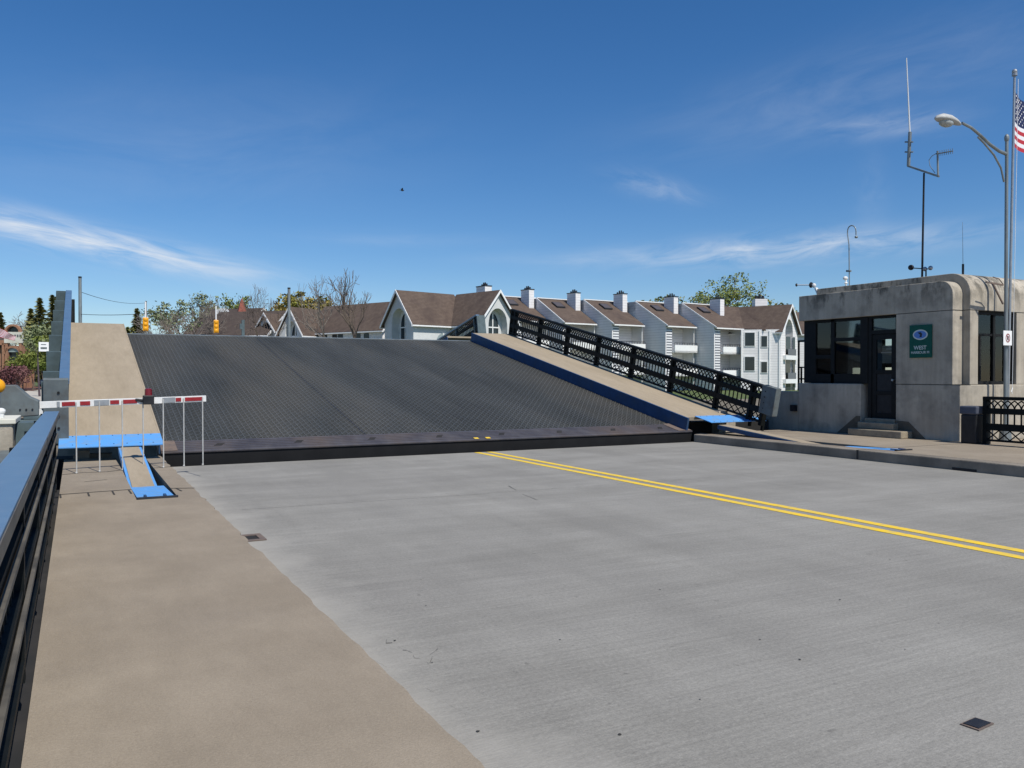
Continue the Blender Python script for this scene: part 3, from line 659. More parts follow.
# window on the sunlit side
g=MB(); g.box(18.78,18.84,12.2,12.34,1.53,3.262); g.box(20.22,20.28,12.2,12.34,1.53,3.262); g.box(18.84,20.22,12.2,12.34,3.19,3.262); g.box(18.84,20.22,12.2,12.34,1.53,1.6)
g.box(19.0,19.06,12.24,12.3,1.6,2.7); g.box(18.84,20.22,12.24,12.3,2.68,2.74); g.box(19.5,19.58,12.22,12.32,1.6,3.19); g.box(19.95,20.0,12.24,12.3,1.6,2.68)
f2=g.build('window_frame',m_frame,hs,bevel=.004)
g=MB(); g.box(18.84,20.22,12.26,12.27,1.6,3.19); g.build('glass_pane',m_glass,f2)
g=MB(); g.box(19.1,19.4,12.35,12.36,2.1,2.5); g.build('inside_notice',m_blind,hs)
# steps and the stained triangles either side
g=MB(); g.box(17.66,18.09,13.33,14.9,.2,.375); g.box(17.88,18.09,13.72,14.78,.378,.545); g.box(18.09,18.34,DY0+.02,14.74,.3,.64)
g.build('doorstep',m_step,hs,bevel=.02)
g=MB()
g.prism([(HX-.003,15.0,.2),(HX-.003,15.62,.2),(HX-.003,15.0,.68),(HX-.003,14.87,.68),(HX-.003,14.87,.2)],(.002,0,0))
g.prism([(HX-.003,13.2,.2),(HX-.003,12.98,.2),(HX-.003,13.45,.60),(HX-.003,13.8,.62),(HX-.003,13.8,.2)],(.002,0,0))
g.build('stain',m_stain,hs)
# green sign on the wall: a thing of its own
sg=thing('wall_sign',(18.05,13.1,2.55),'green rectangular sign with an oval emblem on the control house wall','sign')
s1=atX(909.5,325.5,18.06); s2=atX(931.5,357.5,18.06); y0,y1,z0,z1=s2.y,s1.y,s2.z,s1.z
g=MB(); g.box(18.055,18.09,y0,y1,z0,z1); g.build('panel',m_green,sg,bevel=.006)
yc=(y0+y1)/2; zc=z0+(z1-z0)*.70
def disc(rx,rz,x,n=28): return [(x,yc+rx*math.cos(2*math.pi*i/n),zc+rz*math.sin(2*math.pi*i/n)) for i in range(n)]
g=MB(); g.prism(disc(.20,.125,18.052),(.003,0,0)); e=g.build('emblem',m_letter,sg)
g=MB(); g.prism(disc(.165,.095,18.049),(.003,0,0)); g.build('emblem_field',m_ovalb,e)
g=MB(); g.prism([(18.045,yc+.06,zc+.055),(18.045,yc-.02,zc+.06),(18.045,yc-.055,zc+.02),(18.045,yc-.04,zc-.06),(18.045,yc+.02,zc-.05),(18.045,yc-.01,zc),(18.045,yc+.03,zc+.02)],(.003,0,0)); g.build('emblem_shape',m_black,e)
def text(s,size,y,z_,x,parent,m,nm,face='-X',bold=0):
    cu=bpy.data.curves.new(nm,'FONT'); cu.body=s; cu.size=size; cu.align_x='CENTER'; cu.extrude=.001; cu.offset=bold
    o=bpy.data.objects.new(nm,cu); C.objects.link(o)
    dg=bpy.context.evaluated_depsgraph_get(); me=bpy.data.meshes.new_from_object(o.evaluated_get(dg))
    bpy.data.objects.remove(o)
    me.materials.clear(); me.materials.append(m)
    rot=Matrix.Rotation(R(-90),4,'Z')@Matrix.Rotation(R(90),4,'X') if face=='-X' else Matrix.Rotation(R(90),4,'X')
    me.transform(rot); ob=bpy.data.objects.new(nm,me); C.objects.link(ob); ob.parent=parent
    ob.location=Vector((x,y,z_))-wloc(parent); return ob
text('WEST',.13,yc,z0+.20,18.051,sg,m_letter,'lettering_top',bold=.002)
text('HARBOUR M',.085,yc,z0+.10,18.051,sg,m_letter,'lettering_bottom',bold=.001)
# parapet beyond the house
pw=thing('parapet_wall',(18.2,17.6,.2),'low concrete parapet wall beyond the control house','wall')
g=MB(); g.box(18.12,18.5,16.98,18.3,-.3,1.28); g.build('wall_body',m_house,pw,bevel=.02)
g=MB(); g.box(18.02,18.12,17.02,17.2,.72,.9); g.build('junction_box',m_black,pw)
g=MB(); g.box(15.75,16.35,17.6,17.9,-1,.75); g.build('end_block',m_house,pw,bevel=.01)
# dark ladder frame outside the house corner
lf=thing('steel_ladder_frame',(18.35,17.1,1.3),'dark steel frame standing beside the left corner of the control house','frame')
g=MB()
ya=atX(799,350,18.45).y; yb=atX(805,350,18.45).y
for y in (ya,): g.box(18.42,18.46,y-.02,y+.02,1.3,2.75)
g.box(18.42,18.46,yb-.1,ya,2.70,2.75); g.box(18.42,18.46,yb-.1,ya,1.95,1.99); g.box(18.42,18.46,yb-.1,ya,1.62,1.66); g.box(18.42,18.46,ya-.12,ya-.08,1.3,1.98)
g.build('frame_bars',m_frame,lf)
# rooftop equipment
def roofbase(px,py,X_): return atX(px,py,X_)
XR=20.0; ry=atX(922,274,XR)
mast=thing('antenna_mast',(XR,ry.y,4.1),'tall dark mast with a white whip and a small yagi antenna on the roof','antenna')
def rp(px,py): return atX(px,py,XR)
g=MB(); b0=rp(922,276); t0=rp(924,173); g.tube((b0.x,b0.y,4.1),(b0.x,t0.y,t0.z),.028,.024,n=8); g.build('pole',m_black,mast)
g=MB(); g.bar(rp(908,166),rp(939,176.5),.05,.05); g.build('crossbar',m_galv,mast)
g=MB(); g.tube(rp(908.5,166),rp(910,132),.045,n=8); g.tube(rp(905,142),rp(913,142),.02,n=6); g.tube(rp(905,152),rp(913,152),.02,n=6); g.build('whip_mount',m_galv,mast)
g=MB(); g.tube(rp(910,138),rp(906.5,58),.022,.012,n=8); g.build('whip_antenna',m_white,mast)
g=MB(); g.tube(rp(938,176),rp(937.5,151),.025,n=8); g.tube(rp(936,154),rp(953,151),.015,n=6)
for k in range(7):
    c_=rp(940+k*2.1,153.2-k*.36); g.tube(c_+Vector((0,0,-.07)),c_+Vector((0,0,.07)),.007,n=4)
pts=[rp(937,153),rp(932,156),rp(929,160),rp(930,166),rp(935,173)]; g.path(pts,.009,5); g.build('yagi_antenna',m_galv,mast)
def small_anem(px,py,X_,label,left=True):
    p=atX(px,py,X_); t=thing('wind_gauge',(p.x,p.y,4.1),label,'wind sensor','roof instruments')
    return p,t
XA=20.0
p,t=small_anem(925,272,XA,'dark cup and ball instrument at the foot of the roof mast')
g=MB(); a=atX(926,268,XA); g.tube((a.x,a.y,4.1),(a.x,a.y,a.z),.02,n=6); g.tube(atX(912,268,XA),atX(928,269,XA),.014,n=6); g.build('stem',m_black,t)
g=MB(); g.ball(atX(911,267.5,XA),.075,14,8); g.build('ball_end',m_black,t,smooth=True)
g=MB(); g.ball(atX(925,269,XA),.055,12,8,(1,1,1.1)); g.ball(atX(930.5,268,XA),.06,12,8); g.build('cup',m_alu,t,smooth=True)
XB=18.75
p,t=small_anem(812,290,XB,'white tube horn with a dark tip projecting from the left roof corner')
g=MB(); g.tube(atX(797,285,XB),atX(812,285,XB),.016,n=8); g.ball(atX(814,285.5,XB),.06,12,8,(1,1,1.1)); c_=atX(816,288,XB); g.bar(c_,(c_.x,c_.y-.12,4.0),.09,.05); g.build('horn',m_white,t)
g=MB(); g.tube(atX(811,285,XB),atX(812.4,285,XB),.085,.06,n=12); g.ball(atX(796.5,285,XB),.035,10,6,(1,1,1.4)); g.build('dark_tip',m_black,t)
XG=20.0
p=atX(849.5,283,XG); t=thing('gooseneck_lamp',(p.x,p.y,4.1),'thin gooseneck pole with a small drooping fitting on the roof','lamp')
g=MB(); pts=[Vector((p.x,p.y,4.1)),atX(849,245,XG),atX(847.5,234,XG)]
for k in range(9):
    a=math.pi*(1-k/8); pts.append(atX(851.8+4.2*math.cos(a),231-5.5*math.sin(a),XG))
pts.append(atX(856,235,XG)); g.path(pts,.016,7); g.build('gooseneck_pole',m_galv,t)
g=MB(); g.ball(atX(856.3,237,XG),.05,10,6,(1,1,.8)); g.tube(atX(846.5,271,XG),atX(851,271,XG),.03,n=6); g.build('fitting',m_galv,t)
p=atX(846,281,19.4); t=thing('floodlight',(p.x,p.y,4.1),'small white floodlight pair sitting on the roof edge','floodlight')
g=MB(); g.ball(atX(845.5,278.3,19.4),.075,10,8,(1.1,.8,.8)); g.tube(atX(846,278,19.4),(p.x,p.y,4.1),.02,n=6); g.build('lamp_head',m_white,t,smooth=True)
g=MB(); g.ball(atX(846,283,19.4),.04,8,6,(1.5,1,.7)); g.build('bracket',m_trim,t)
p=atX(963,272,21); t=thing('whip_aerial',(p.x,p.y,4.1),'very thin pale aerial near the right end of the roof','antenna')
g=MB(); g.tube((p.x,p.y,4.1),atX(963,264,21),.03,n=6); g.build('mount',m_black,t)
g=MB(); g.tube(atX(963,265,21),atX(962.5,222,21),.007,.004,n=5); g.build('rod',m_galv,t)

# ------------------------------------------------------------------ trash bin
q=atY(972,443,11.75); t=thing('litter_bin',(18.12,11.75,.2),'dark litter bin between the railing end and the control house','bin')
g=MB(); g.box(17.82,18.12,11.55,11.92,.2,.86); g.build('bin_body',m_black,t,bevel=.03)
g=MB(); g.box(17.80,18.14,11.53,11.94,.86,1.05); g.build('bin_lid',mat('bin_lid_paint',(.06,.07,.10),(.08,.09,.12),scale=5,rough=.5),t,bevel=.03)
# ------------------------------------------------------------------ street lamp, flagpole
PX,PY=19.3,11.75
sl=thing('street_lamp',(PX,PY,.2),'grey street lamp with a cobra head reaching over the road','street lamp')
def lp(px,py): return atY(px,py,PY)
xb=lp(1005.5,395).x
g=MB(); top=lp(1006.8,140); g.tube((xb,PY,.2),(top.x,PY,top.z),.045,.036,n=14); g.ball((top.x,PY,top.z+.04),.055,12,8,(1,1,1.8)); g.build('pole',m_galv,sl,smooth=False)
g=MB(); g.tube((xb,PY,.2),(xb,PY,.55),.14,.11,n=14); g.build('pole_base',m_galv,sl)
arm_pts=[lp(1006,154),lp(999,151),lp(990,144.5),lp(980,135),lp(971,127.5),lp(962,123)]
g=MB(); g.path(arm_pts,.04,10,.03); g.path([lp(1004,182),lp(1001,168),lp(994,155),lp(984,143),lp(978,137)],.022,8); g.build('lamp_arm',m_galv,sl)
c_=lp(948,121.5); hd=MB()
n=14; rings=[(-1.0,.02,.0),(-.85,.55,.02),(-.5,.95,.05),(0,1,.06),(.5,.75,.05),(.85,.45,.02),(1.0,.25,0)]
vs=[];fs=[]
for (u_,rr_,dz) in rings:
    for i in range(n):
        a=2*math.pi*i/n; zz_=math.sin(a)*(.125 if math.sin(a)>0 else .05)*rr_
        vs.append(c_+Vector((u_*.42,math.cos(a)*.15*rr_,zz_+dz*.3-u_*.02)))
for j in range(len(rings)-1):
    for i in range(n): fs.append((j*n+i,(j+1)*n+i,(j+1)*n+(i+1)%n,j*n+(i+1)%n))
fs+= [tuple(range(n)),tuple(range(len(vs)-1,len(vs)-n-1,-1))]
hd.add(vs,fs); ho=hd.build('lamp_head',m_rod,sl,smooth=True)
g=MB(); g.ball(c_+Vector((-.06,0,-.035)),.13,14,8,(1.55,.95,.75)); g.build('lamp_glass',mat('lamp_lens',(.42,.44,.42),(.3,.32,.31),scale=20,rough=.25,spec=.6),ho,smooth=True) if False else g.build('lamp_glass',mat('lamp_lens',(.42,.44,.42),(.3,.32,.31),scale=20,rough=.25,spec=.6),sl,smooth=True)
# bracket on the pole seen against the house
g=MB(); g.bar(lp(1003,285),lp(986,282),.035,.035); g.bar(lp(1003,304),lp(993,284),.03,.03); g.path([lp(1003,284),lp(999,279),lp(993,277)],.012,6); g.build('side_bracket',m_rust,sl)
# no parking sign
ns_=thing('parking_sign',(xb,PY-.09,2.4),'small white rectangular sign with a red ring and slashed letter on the lamp pole','sign')
ycen=PY-.10; a=atY(1003.6,330.5,ycen); b=atY(1012,345.5,ycen); xc=(a.x+b.x)/2; zc2=(a.z+b.z)/2
g=MB(); g.box(a.x,b.x,ycen,ycen+.012,b.z,a.z); g.build('sign_panel',m_trim,ns_,bevel=.003)
g=MB(); 
for k in range(24):
    t1,t2=2*math.pi*k/24,2*math.pi*(k+1)/24; r1,r2=.083,.064
    g.add([(xc+r*math.cos(t_)*1.0,ycen-.004,zc2+.0+r*math.sin(t_)*1.25) for t_,r in ((t1,r1),(t2,r1),(t2,r2),(t1,r2))],[(0,1,2,3)])
g.bar((xc-.05,ycen-.006,zc2+.075),(xc+.05,ycen-.006,zc2-.075),.003,.018); g.build('red_ring',m_red,ns_)
text('P',.13,xc,0,0,ns_,m_black,'letter_p',face='-Y',bold=.004); lo=bpy.data.objects['letter_p']; lo.location=Vector((xc,ycen-.003,zc2-.045))-wloc(ns_)
FPX=18.62
fp=thing('flagpole',(FPX,PY+.05,.2),'slender pale flagpole rising beside the street lamp','flagpole')
g=MB(); x0=lp(1008.5,395).x; tp=atY(1014.6,75,PY+.05); x1=tp.x
g.tube((x0+.03,PY+.05,.2),(x1,PY+.05,tp.z),.036,.028,n=12); g.build('pole',m_alu,fp)
g=MB(); g.ball((x1,PY+.05,tp.z+.08),.06,14,8); g.tube((x1,PY+.05,tp.z-.02),(x1,PY+.05,tp.z+.04),.06,n=10); g.build('finial',m_alu,fp)
g=MB(); g.tube((x1+.06,PY,tp.z-.1),(x0+.14,PY,1.3),.006,n=5); g.tube((x0+.1,PY+.0,1.35),(x0+.16,PY,1.45),.012,n=5); g.build('halyard',m_trim,fp)
# flag
m_fr=mat('flag_red',(.42,.03,.045),rough=.8); m_fw=mat('flag_white',(.72,.72,.74),rough=.8); m_fb=mat('flag_blue',(.015,.025,.085),rough=.8)
fz1=atY(1015,92,PY+.05).z; fz0=atY(1015,147,PY+.05).z; FH=fz1-fz0
def flagmesh(org,du,hh,ww,name,label,wave=.08,slope=-.35):
    g=MB(); nu,nv=40,39
    def P_(i,j):
        u_=i/nu; v_=j/nv; u1=u_*ww
        return Vector(org)+Vector((du[0]*u1,du[1]*u1,0))+Vector((-du[1],du[0],0))*(wave*math.sin(u_*9+v_*1.5)*min(1,u_*4))+Vector((0,0,-hh*(v_)+slope*u1*(1 if True else 0)))
    vs=[P_(i,j) for i in range(nu+1) for j in range(nv+1)]; fs=[]; ms=[]
    for i in range(nu):
        for j in range(nv):
            fs.append((i*(nv+1)+j,i*(nv+1)+j+1,(i+1)*(nv+1)+j+1,(i+1)*(nv+1)+j))
            s_=j//3
            ms.append(2 if (i<16 and s_<7) else (0 if s_%2==0 else 1))
    g.v=vs; g.f=fs; g.m=ms
    # stars
    for r in range(9):
        for c in range(6 if r%2==0 else 5):
            fi=(c+.5 if r%2==0 else c+1)*16/6; fj=(r+1)*21/10
            i=min(15,int(fi)); j=int(fj); base=P_(fi,fj)
            dn=Vector((-du[1],du[0],0))
            for sg_ in (1,-1):
                g.cur=1; g.add([base+dn*sg_*.008+Vector((du[0],du[1],0))*(.5*hh/26)*math.cos(2*math.pi*k/5+.3)+Vector((0,0,.5*hh/26*math.sin(2*math.pi*k/5+.3))) for k in range(5)],[(0,1,2,3,4)])
    return g
g=flagmesh((x1+.02,PY+.05,fz1),(.97,.22),FH,FH*1.8,'flag','',wave=.07,slope=-.1)
g.build('flag',[m_fr,m_fw,m_fb],smooth=False,label='striped flag with a starred dark canton flying from the flagpole at right',cat='flag')

# ------------------------------------------------------------------ apartments
def arch_wall(mb,o,ux,w,zr,ze,z0,arch=None,depth=.9,back=None):
    """gable wall in plane through o along ux (unit), width w; arch=(centre,halfw,spring z,rise)"""
    o=Vector(o); ux=Vector(ux); nrm=Vector((ux.y,-ux.x,0))   # outward
    n=36; P_=lambda t,z: o+ux*t+Vector((0,0,z))
    rake=lambda t: ze+(zr-ze)*(1-abs(t-w/2)/(w/2))
    for i in range(n):
        a,b=w*i/n,w*(i+1)/n
        def top(t):
            c,h,sp,rs=arch; k=(t-c)/h
            return sp+rs*math.sqrt(max(0,1-k*k))
        if arch and a>=arch[0]-arch[1]-1e-6 and b<=arch[0]+arch[1]+1e-6:
            mb.add([P_(a,top(a)),P_(b,top(b)),P_(b,rake(b)),P_(a,rake(a))],[(0,1,2,3)])
            mb.add([P_(a,top(a)),P_(b,top(b)),P_(b,top(b))-nrm*depth,P_(a,top(a))-nrm*depth],[(0,1,2,3)])
        else: mb.add([P_(a,z0),P_(b,z0),P_(b,rake(b)),P_(a,rake(a))],[(0,1,2,3)])
    if arch:
        for t in (arch[0]-arch[1],arch[0]+arch[1]):
            mb.add([P_(t,z0),P_(t,arch[2]),P_(t,arch[2])-nrm*depth,P_(t,z0)-nrm*depth],[(0,1,2,3)])
def wing(parent,pk,direction,length,w,zr,ze,z0=-.3,arch=True,wallm=None,roofm=None,back_gable=False,trim=True,archh=.26,recess=True):
    """gabled wing: pk = (x,y) under the ridge at the front gable, direction = unit vector the gable faces"""
    d=Vector((direction[0],direction[1],0)).normalized(); sd=Vector((-d.y,d.x,0))   # sd to the left of d
    pk=Vector((pk[0],pk[1],0)); wallm=wallm or m_stucco; roofm=roofm or m_shingle
    ux=sd*1.0; o=pk-ux*(w/2)
    # we look at the gable from the front: ux x up must point along d -> outward normal (ux.y,-ux.x)
    g=MB(); ah=round(w*archh/ (w/36))*(w/36)
    sp=ze-(zr-ze)*.05
    arch_=(w/2,ah,sp-.9 if arch=='low' else sp-.1,(zr-ze)*.5) if arch else None
    arch_wall(g,o,ux,w,zr-.15,ze-.15,z0,arch_)
    # side walls and back wall
    for s in (-1,1):
        a=pk+ux*(s*w/2); b=a-d*length
        g.prism([a,b,b+Vector((0,0,ze-.2)),a+Vector((0,0,ze-.2))],-ux*s*.2) if False else g.add([a+Vector((0,0,z0)),b+Vector((0,0,z0)),b+Vector((0,0,ze-.1)),a+Vector((0,0,ze-.1))],[(0,1,2,3)])
    a=pk-ux*(w/2)-d*length; b=pk+ux*(w/2)-d*length
    g.add([a+Vector((0,0,z0)),b+Vector((0,0,z0)),b+Vector((0,0,ze-.15)),(a+b)/2+Vector((0,0,zr-.15)),a+Vector((0,0,ze-.15))],[(0,1,2,3,4)])
    wl=g.build('wall',wallm,parent)
    # recess back with glazing
    if arch:
        g=MB(); c0=pk-d*.9
        zt_=min(arch_[2]+arch_[3]+.1,ze+(zr-ze)*(1-ah/(w/2))-.25); g.add([c0-ux*ah+Vector((0,0,z0)),c0+ux*ah+Vector((0,0,z0)),c0+ux*ah+Vector((0,0,zt_)),c0+Vector((0,0,max(zt_,arch_[2]+arch_[3]+.1))),c0-ux*ah+Vector((0,0,zt_))],[(0,1,2,3,4)])
        g.build('porch_back_wall',wallm,parent)
        g=MB(); c1=pk-d*.86; hw_=ah*.62; top=arch_[2]+arch_[3]*.72; pts=[c1-ux*hw_+Vector((0,0,z0)),c1+ux*hw_+Vector((0,0,z0))]
        for k in range(13):
            a=math.pi*k/12; pts.append(c1+ux*hw_*math.cos(a)+Vector((0,0,arch_[2]-.2+(top-arch_[2]+.2)*math.sin(a))))
        g.prism(pts,d*.03); win=g.build('arched_window',m_dglass,parent)
        g=MB(); g.bar(c1+d*.05+Vector((0,0,z0)),c1+d*.05+Vector((0,0,top)),.12,.06,d); g.bar(c1+d*.05-ux*hw_+Vector((0,0,arch_[2]-.3)),c1+d*.05+ux*hw_+Vector((0,0,arch_[2]-.3)),.12,.06,d); g.build('window_bar',m_trim,win)
    g=MB(); ov=.35
    for s in (-1,1):
        rdg=pk+d*ov+Vector((0,0,zr)); ev=pk+d*ov+ux*(s*(w/2+.3))+Vector((0,0,ze-(zr-ze)*.3/(w/2)))
        g.prism([rdg,ev,ev+Vector((0,0,-.15)),rdg+Vector((0,0,-.15))],-d*(length+ov))
    rf=g.build('roof',roofm,parent)
    if trim:
        g=MB()
        for s in (-1,1):
            rdg=pk+d*(ov+.02)+Vector((0,0,zr+.03)); ev=pk+d*(ov+.02)+ux*(s*(w/2+.33))+Vector((0,0,ze-(zr-ze)*.3/(w/2)))
            g.prism([rdg,ev,ev+Vector((0,0,-.28)),rdg+Vector((0,0,-.3))],d*.06)
            e2=ev+Vector((0,0,-.16)); g.bar(e2+ux*s*.05,e2+ux*s*.05-d*(length+ov),.12,.14)
        g.build('fascia',m_trim,rf)
    return rf
def camdir(r,d): v=cf(r,d); v.z=0; return v.normalized()
def xy(px,d): v=cf((px-512)/F*d,d); return (v.x,v.y)
def Z(py,d): return 1.75+(375-py)/F*d
# --- L shaped block left of centre
blk=thing('apartment_block',(*xy(450,88),0),'pale L shaped apartment block with two arched gables and a brown valley roof','apartment building','apartment buildings across the river')
w_=5.3; zr,ze=10.5,7.25
Apk=xy(398.8,85.4); Bpk=xy(498,85.4)
wing(blk,Apk,camdir(-.75,-.66),7.15,w_,zr,ze); wing(blk,Bpk,camdir(.70,-.72),6.6,w_,zr,ze)
# inner arched window of the facing wall
g=MB(); c_=cf((449-512)/F*84.9,84.9,0); 
dA=camdir(-.75,-.66); nA=camdir(.66,-.75); a0=Vector((*Apk,0))+nA*(w_/2+.03)-dA*3.7
pts=[]
for k in range(15):
    a=math.pi*k/14; pts.append(a0+dA*1.0*math.cos(a)+Vector((0,0,4.6+1.5*math.sin(a))))
pts+= [a0-dA*1.0,a0+dA*1.0]
g.prism(pts,nA*.03); wn=g.build('arched_window',mat('pale_window_glass',(.25,.32,.33),(.33,.38,.38),scale=.6,rough=.15,spec=.7),blk)
g=MB(); g.bar(a0+nA*.05,a0+nA*.05+Vector((0,0,6.1)),.1,.06,nA); g.build('window_bar',m_trim,wn)
# --- stepped row of units
row=thing('apartment_row',(*xy(640,94),0),'stepped row of white sided apartments with brown shed roofs and chimneys','apartment building','apartment buildings across the river')
PH=R(35); eu=lambda: camdir(math.cos(PH),math.sin(PH)); fwd_=lambda: camdir(math.sin(PH),-math.cos(PH))
E_=eu(); Fv=fwd_()     # eave direction, and the way the front faces
evs=[(514,320),(562.8,322.5),(612,324),(665.5,325.6),(714,327.4)]
LE,DR=4.7,4.9
def chimney(parent,base,zt,wE=.75,wF=2.0,zb=6):
    b=Vector((base.x,base.y,0))
    g=MB(); g.obox(b+Vector((0,0,zb)),E_*wE,-Fv*wF,Vector((0,0,zt-zb))); ch=g.build('chimney',m_siding,parent)
    g=MB(); g.obox(b-E_*.05+Fv*.05+Vector((0,0,zt+.001)),E_*(wE+.1),-Fv*(wF+.1),Vector((0,0,.09))); g.build('chimney_cap',m_black,ch)
    g=MB()
    for q in (.3,.62,.95,1.3): c=b+E_*wE*.5-Fv*q+Vector((0,0,zt+.16)); g.tube(c,c+Vector((0,0,.16+.16*(q>.5 and q<1.2))),.11,.08,n=8)
    g.build('chimney_pot',m_black,ch)
def unit(i,px,py,last=False):
    d=92+i*.6; o=cf((px-512)/F*d,d,0); ze=Z(py,d)+.22; zr=ze+2.85
    L=LE if not last else LE
    bk=-Fv*DR
    # roof plane
    g=MB(); a=o+Vector((0,0,ze)); r_=o+bk+Vector((0,0,zr)); ove=Fv*.35+Vector((0,0,-.22))
    g.prism([a+ove,a+ove+E_*L,r_+E_*L,r_],Vector((0,0,-.14))); rf=g.build('roof',m_shingle,row)
    g=MB(); g.bar(a+ove+Vector((0,0,-.1)),a+ove+E_*L+Vector((0,0,-.1)),.12,.14); g.bar(r_+Vector((0,0,.06)),r_+E_*(L+2.2)+Vector((0,0,.06)),.25,.1)
    g.bar(a+ove-E_*.06+Vector((0,0,-.02)),r_-E_*.06+Vector((0,0,-.02)),.08,.16); g.build('coping',m_trim,rf)
    # skylight
    g=MB(); s0=a+(r_-a)*.58+E_*(L*.30)+Vector((0,0,.05)); up_=(r_-a).normalized()
    g.obox(s0,E_*1.25,up_*1.25,Vector((0,0,.12))); sk=g.build('skylight',m_black,rf)
    g=MB(); g.obox(s0+E_*.1+up_*.1+Vector((0,0,.122)),E_*1.05,up_*1.05,Vector((0,0,.02))); g.build('skylight_pane',mat('skylight_glass',(.10,.085,.08),rough=.3) if 'skylight_glass' not in bpy.data.materials else bpy.data.materials['skylight_glass'],sk)
    # side wall (left of the unit) and flat top behind
    g=MB(); lz=lambda v: v+Vector((0,0,0))
    s1=o+Vector((0,0,-.3)); pts=[s1,o+Vector((0,0,ze-.05)),o+bk+Vector((0,0,zr)),o+bk*2+Vector((0,0,zr)),o+bk*2+Vector((0,0,-.3))]
    g.prism(pts,E_*.15)
    g.obox(o+bk+Vector((0,0,zr-1.2)),E_*(L+3),bk,Vector((0,0,1.18)))
    # recess: back wall and right wall of the balcony bay
    rc=-Fv*1.7
    g.obox(o+rc+E_*.16+Vector((0,0,-.3)),E_*(L+.6),-Fv*.15,Vector((0,0,ze-.1+.9)))
    g.build('wall',m_siding,row)
    g=MB(); g.obox(o+E_*(L-.12)+Vector((0,0,-.3)),E_*.12,-Fv*1.68,Vector((0,0,ze-.15+.3))); g.build('party_wall',m_stucco,row)
    g=MB(); g.obox(o+E_*.16+Fv*.02+Vector((0,0,-.3)),E_*.85,-Fv*.08,Vector((0,0,ze+.05))); g.build('louvre_screen',m_louvre,row)
    for k,zf in enumerate((ze-2.9,ze-5.6)):
        g=MB(); g.obox(o+E_*1.05+Fv*.45+Vector((0,0,zf-.35)),E_*(L-1.0),-Fv*2.1,Vector((0,0,.2)))
        g.obox(o+E_*1.05+Fv*.45+Vector((0,0,zf-.35)),E_*(L-1.0),-Fv*.12,Vector((0,0,.85))); b=g.build('balcony',m_trim,row)
        g=MB(); q0_=o+E_*1.05+Fv*.39+Vector((0,0,zf+.75)); g.bar(q0_,q0_+E_*(L-1.0),.05,.05)
        for m_ in range(10): q=q0_+E_*((L-1.0)*m_/9); g.bar(q+Vector((0,0,-.3)),q,.03,.03)
        g.build('balcony_rail',m_black,b)
        g=MB(); g.obox(o+rc+E_*1.1+Fv*.03+Vector((0,0,zf-.1)),E_*1.3,Fv*.02,Vector((0,0,2.1))); g.build('glass_door',m_dglass,row)
    return o,ze,zr,d
info=[unit(i,*e) for i,e in enumerate(evs)]
for i,(o,ze_,zr_,d) in enumerate(info):
    cpx,cpy=((530,287.5),(573.5,291),(622.5,292),(669.5,295),(713,297))[i]
    zt=Z(cpy,d+2.0)
    chimney(row,o+E_*(LE-.80)-Fv*2.5,zt,.72,1.6,zb=ze_+.3)
dd=93; c_=cf((485-512)/F*dd,dd+0,0); chimney(row,c_,Z(286,dd),.9,1.8,zb=5)
# right end block with corner gable
o,ze_,zr_,d=info[-1]
o2=o+E_*LE
eb=thing('apartment_end_block',(*xy(770,97),0),'white end apartment block with a tall arched gable and stacked balconies beside the control house','apartment building','apartment buildings across the river')
wd_=camdir(math.cos(R(38)),-math.sin(R(38)))
pkd=97; pk=xy(789,pkd); zr2=Z(304.5,pkd); ze2=Z(329,95)
wing(eb,pk,wd_,6.2,5.6,zr2,ze2,arch=True,wallm=m_siding,archh=.22)
# front face between: wall with windows facing the viewer
a=cf((741-512)/F*95.5,95.5,0); b=Vector((*pk,0))+Vector((wd_.y,-wd_.x,0))*(2.8); b.z=0
fdir=(b-a); fdir.z=0; fl=fdir.length; fdir.normalize(); fn=Vector((fdir.y,-fdir.x,0))
g=MB(); g.obox(a+Vector((0,0,-.3)),fdir*(fl-.05),-fn*.3,Vector((0,0,ze2+.25))); g.build('wall',m_siding,eb)
g=MB()
v=Vector((0,0,1))
rb=Vector((*pk,0))-wd_*6.2+v*zr2; e2_=a+fdir*(fl*.62)+fn*.3+v*(ze2-.1); e1_=o2+Fv*.35+v*(ze_-.22); r1_=o2-Fv*DR+v*zr_
g.prism([e1_,e2_,rb],v*-.12); g.prism([e1_,rb,r1_-E_*.0],v*-.12); g.build('roof',m_shingle,eb)
for (pxa,pxb,pya,pyb) in ((745,755,333,346),(745,755,357,370.5),(762,768,336.5,347),(762,768,362,372.5)):
    dd=96; t1=((pxa-741)/(782-741))*fl; t2=((pxb-741)/(782-741))*fl
    z1=Z(pya,dd); z0=Z(pyb,dd)
    g=MB(); g.obox(a+fdir*(t1-.08)+fn*.01+v*(z0-.08),fdir*(t2-t1+.16),fn*.06,v*(z1-z0+.16)); wf=g.build('window',m_trim,eb)
    g=MB(); g.obox(a+fdir*t1+fn*.075+v*z0,fdir*(t2-t1),fn*.01,v*(z1-z0)); g.build('pane',m_dglass,wf)
g=MB()
for t in ((759.5-741)/41*fl,(770-741)/41*fl,0,fl-.2): g.obox(a+fdir*t+fn*.01+v*-.3,fdir*.14,fn*.08,v*(ze2+.1))
g.build('corner_board',m_trim,eb)
gd=Vector((wd_.x,wd_.y,0)); sd_=Vector((-gd.y,gd.x,0)); pkv=Vector((*pk,0))
